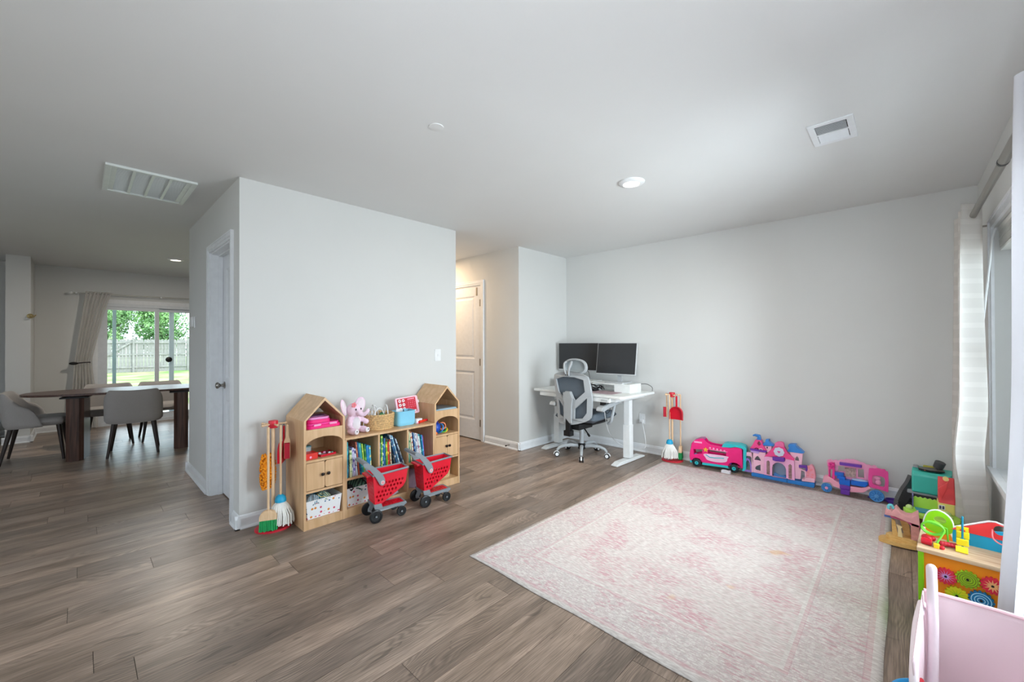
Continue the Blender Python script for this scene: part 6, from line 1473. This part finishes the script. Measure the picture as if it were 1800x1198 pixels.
MB().prism([(.018, CHt), (.016, .462), (.040, .424), (.095, .425), (.102, CHt)], (), yb_ - .001, yb_ + .008, 'xz').build('orange_arch_board', ORG, ac_, 0)
loop = [(a, yb_ + .003, b) for a, b in sm([(x + (x - .058) * .03, z + .003) for x, z in garch], 3)]
MB().tube(loop, .003, 6, True).build('white_arch_edge', WHITE, ac_)
sp = []
for i in range(64):
    a = i / 64 * 2 * pi * 2.4; r_ = .036 - .004 * i / 64; sp.append((.042 + r_ * cos(a) * 1.0, .085 + .028 * i / 64, .462 + r_ * sin(a) * .78))
MB().tube([(.050, .05, CHt), (.060, .06, .425)] + sp + [(.085, .11, .47), (.088, .12, CHt)], .0035, 7).build('green_wire_spiral', mat('wire_green', '6ccc3a', .35), ac_)
mb = MB(); mb.cyl((.010, .055, CHt + .014), (.040, .05, CHt + .014), .014, n=14).sph((.03, .075, CHt + .02), .013).build('red_bead', RED, ac_)
mb = MB(); mb.sph((.020, .095, CHt + .016), .014); mb.sph((.040, .098, CHt + .016), .012); mb.build('red_bead', RED, ac_)
mb = MB()
for k in range(5): mb.sph((.068 + k * .010, .075 + .004 * k, CHt + .013 - .0005 * k), .0105, 10, 8)
mb.build('maroon_caterpillar', mat('bead_crimson', 'b81e30', .35), ac_)
MB().box(.046, .064, .030, .048, CHt, CHt + .018).build('yellow_cube_bead', YEL, ac_, 0, bevel=.002)
MB().sph((.072, .036, CHt + .008), .0085).build('red_bead', RED, ac_)
mb = MB()
for k, z in enumerate((.0, .022, .044)): mb.X = Matrix.Translation((.128 + .002 * k, .055 + .03 * k, CHt)) @ RX(-35 if k == 0 else 0); mb.box(-.018, .018, -.006, .006, .0 + z, .026 + z)
mb.build('yellow_blocks', mat('block_yellow', 'ecd41c', .4), ac_, 0, bevel=.002)
MB().cyl((.130, .10, CHt), (.130, .10, .540), .0035).build('teal_post', mat('post_teal', '1a7f9a', .4), ac_)
MB().prism([(.112, .420), (.112, .490), (.148, .492), (.148, .420)], [[(.122, .43), (.122, .48), (.138, .48), (.138, .43)]], .112, .118, 'xz').build('yellow_frame_block', mat('block_yellow', 'ecd41c'), ac_, 0, bevel=.001)
MB().tube(spline([(.215, yb_ - .003, .49), (.215, yb_ - .05, .470), (.235, yb_ - .06, .455), (.27, yb_ - .05, .452), (.29, yb_ - .01, .46)], 6), .0028, 6).build('coral_wire', mat('wire_coral', 'e87a80', .4), ac_)
MB().prism([(.268, .372), (.285, .405), (.296, .405), (.292, .372)], (), yb_ - .06, yb_ - .05, 'xz').build('brown_track', mat('track_brown', '5a4230', .5), ac_, 0)

# ---------------------------------------------------------------- pink folding chair in the foreground
kc = thing('kids_chair', 'pale pink toddler chair with mesh back in the right foreground', 'kids chair', (.06, 1.80, 0), radians(-3))
PM = mat('pale_pink_mesh', 'ecc6cc', .9, noise=.03, nscale=200)
def mesh_fabric():
    m = bpy.data.materials.new('pink_mesh_fabric'); m.use_nodes = True; t = m.node_tree; b = t.nodes['Principled BSDF']; tc = N(t, 'ShaderNodeTexCoord')
    s = N(t, 'ShaderNodeSeparateXYZ'); t.links.new(tc.outputs['Object'], s.inputs[0])
    a = mathn(t, 'SINE', mathn(t, 'MULTIPLY', s.outputs[0], 1600.0)); c = mathn(t, 'SINE', mathn(t, 'MULTIPLY', s.outputs[2], 2000.0))
    k = mathn(t, 'MULTIPLY', a, c); f = N(t, 'ShaderNodeMapRange'); f.inputs[1].default_value = -1; f.inputs[2].default_value = 1; t.links.new(k, f.inputs[0])
    t.links.new(mixc(t, f.outputs[0], lin('ecd0d6'), lin('f6e0e5')), b.inputs['Base Color']); b.inputs['Roughness'].default_value = .85
    return m
PF = mesh_fabric(); PT_ = mat('pearl_pink_tube', 'f6e8ee', .3); PH = mat('pink_hem', 'f4ccd4', .8)
for x in (0, .30):
    MB().tube(spline([(x, 0, .585), (x, -.002, .57), (x + .002, -.01, .48), (x + .003, -.02, .40), (x + .002, -.05, .30), (x, -.09, .18), (x - .002, -.12, .012)], 5), .0125, 14).build('back_post', PT_, kc)
    MB().sph((x, 0, .585), .0125, 12, 8).build('post_cap', PT_, kc)
    MB().tube(spline([(x - .022, .02, .46), (x - .03, -.10, .44), (x - .03, -.25, .40), (x - .028, -.29, .33), (x - .025, -.29, .05), (x - .025, -.29, .012)], 5), .010, 12).build('arm_tube', PT_, kc)
    MB().surf(lambda u, v: Vector((x - .020 - .012 * u + .006 * sin(pi * v), .022 - .30 * u, .50 - .33 * v - .07 * u * (1 - v))), 12, 12).build('side_fabric', PF, kc, smooth=60, solid=.003)
MB().surf(lambda u, v: Vector((-.018 + .34 * u, .026 + .045 * sin(pi * u) * (.3 + v) - .05 * v, .500 - .30 * v)), 24, 16).build('back_fabric', PF, kc, smooth=60, solid=.003)
MB().tube([(-.018 + .34 * i / 24, .026 + .045 * sin(pi * i / 24) * .3, .500) for i in range(25)], .006, 8).build('top_hem', PH, kc)
MB().surf(lambda u, v: Vector((-.02 + .34 * u, -.02 - .27 * v, .235 - .03 * sin(pi * u) * sin(pi * v))), 20, 14).build('seat_fabric', PF, kc, smooth=60, solid=.004)
for a, b in (((-.025, -.29, .20), (.275, -.29, .20)), ((0, -.085, .19), (.30, -.085, .19))): MB().tube([a, b], .009, 10).build('cross_tube', PT_, kc)
MB().box(-.03, -.027, -.20, -.16, .20, .30).build('red_tag', mat('coral_tag', 'd8584c', .6), kc, 0)

# bright blue tube toy at the bottom edge
bt_ = thing('tube_toy', 'bright blue plastic tube toy with a red joint at the bottom right edge', 'toy', (.0, 1.58, 0))
BT = mat('bright_blue_tube', '1f9be0', .25)
MB().tube(spline([(-.06, -.16, .012), (-.055, -.12, .16), (-.035, -.04, .285), (-.015, .0, .318), (.02, .03, .325)], 6), .012, 12).build('curved_tube', BT, bt_)
MB().tube([(-.022, -.012, .305), (.0, -.05, .20), (.03, -.10, .012)], .010, 12).build('brace_tube', BT, bt_)
MB().sph((-.022, -.012, .305), .016).build('joint_ball', BT, bt_)
MB().cyl((.012, .027, .324), (.036, .038, .325), .016, n=14).build('red_joint', RED, bt_)
MB().tube([(.036, .038, .325), (.045, .05, .30), (.05, .09, .012)], .009, 12).build('rear_tube', BT, bt_)

# ground outside the unseen openings added to the front wall for daylight
o = MB().surf(lambda u, v: Vector((-14 + u * 20, YF - .05 - v * 25, -.25)), 4, 4).build('front_ground', _M.get('concrete'), smooth=0); tag(o, kind='structure')
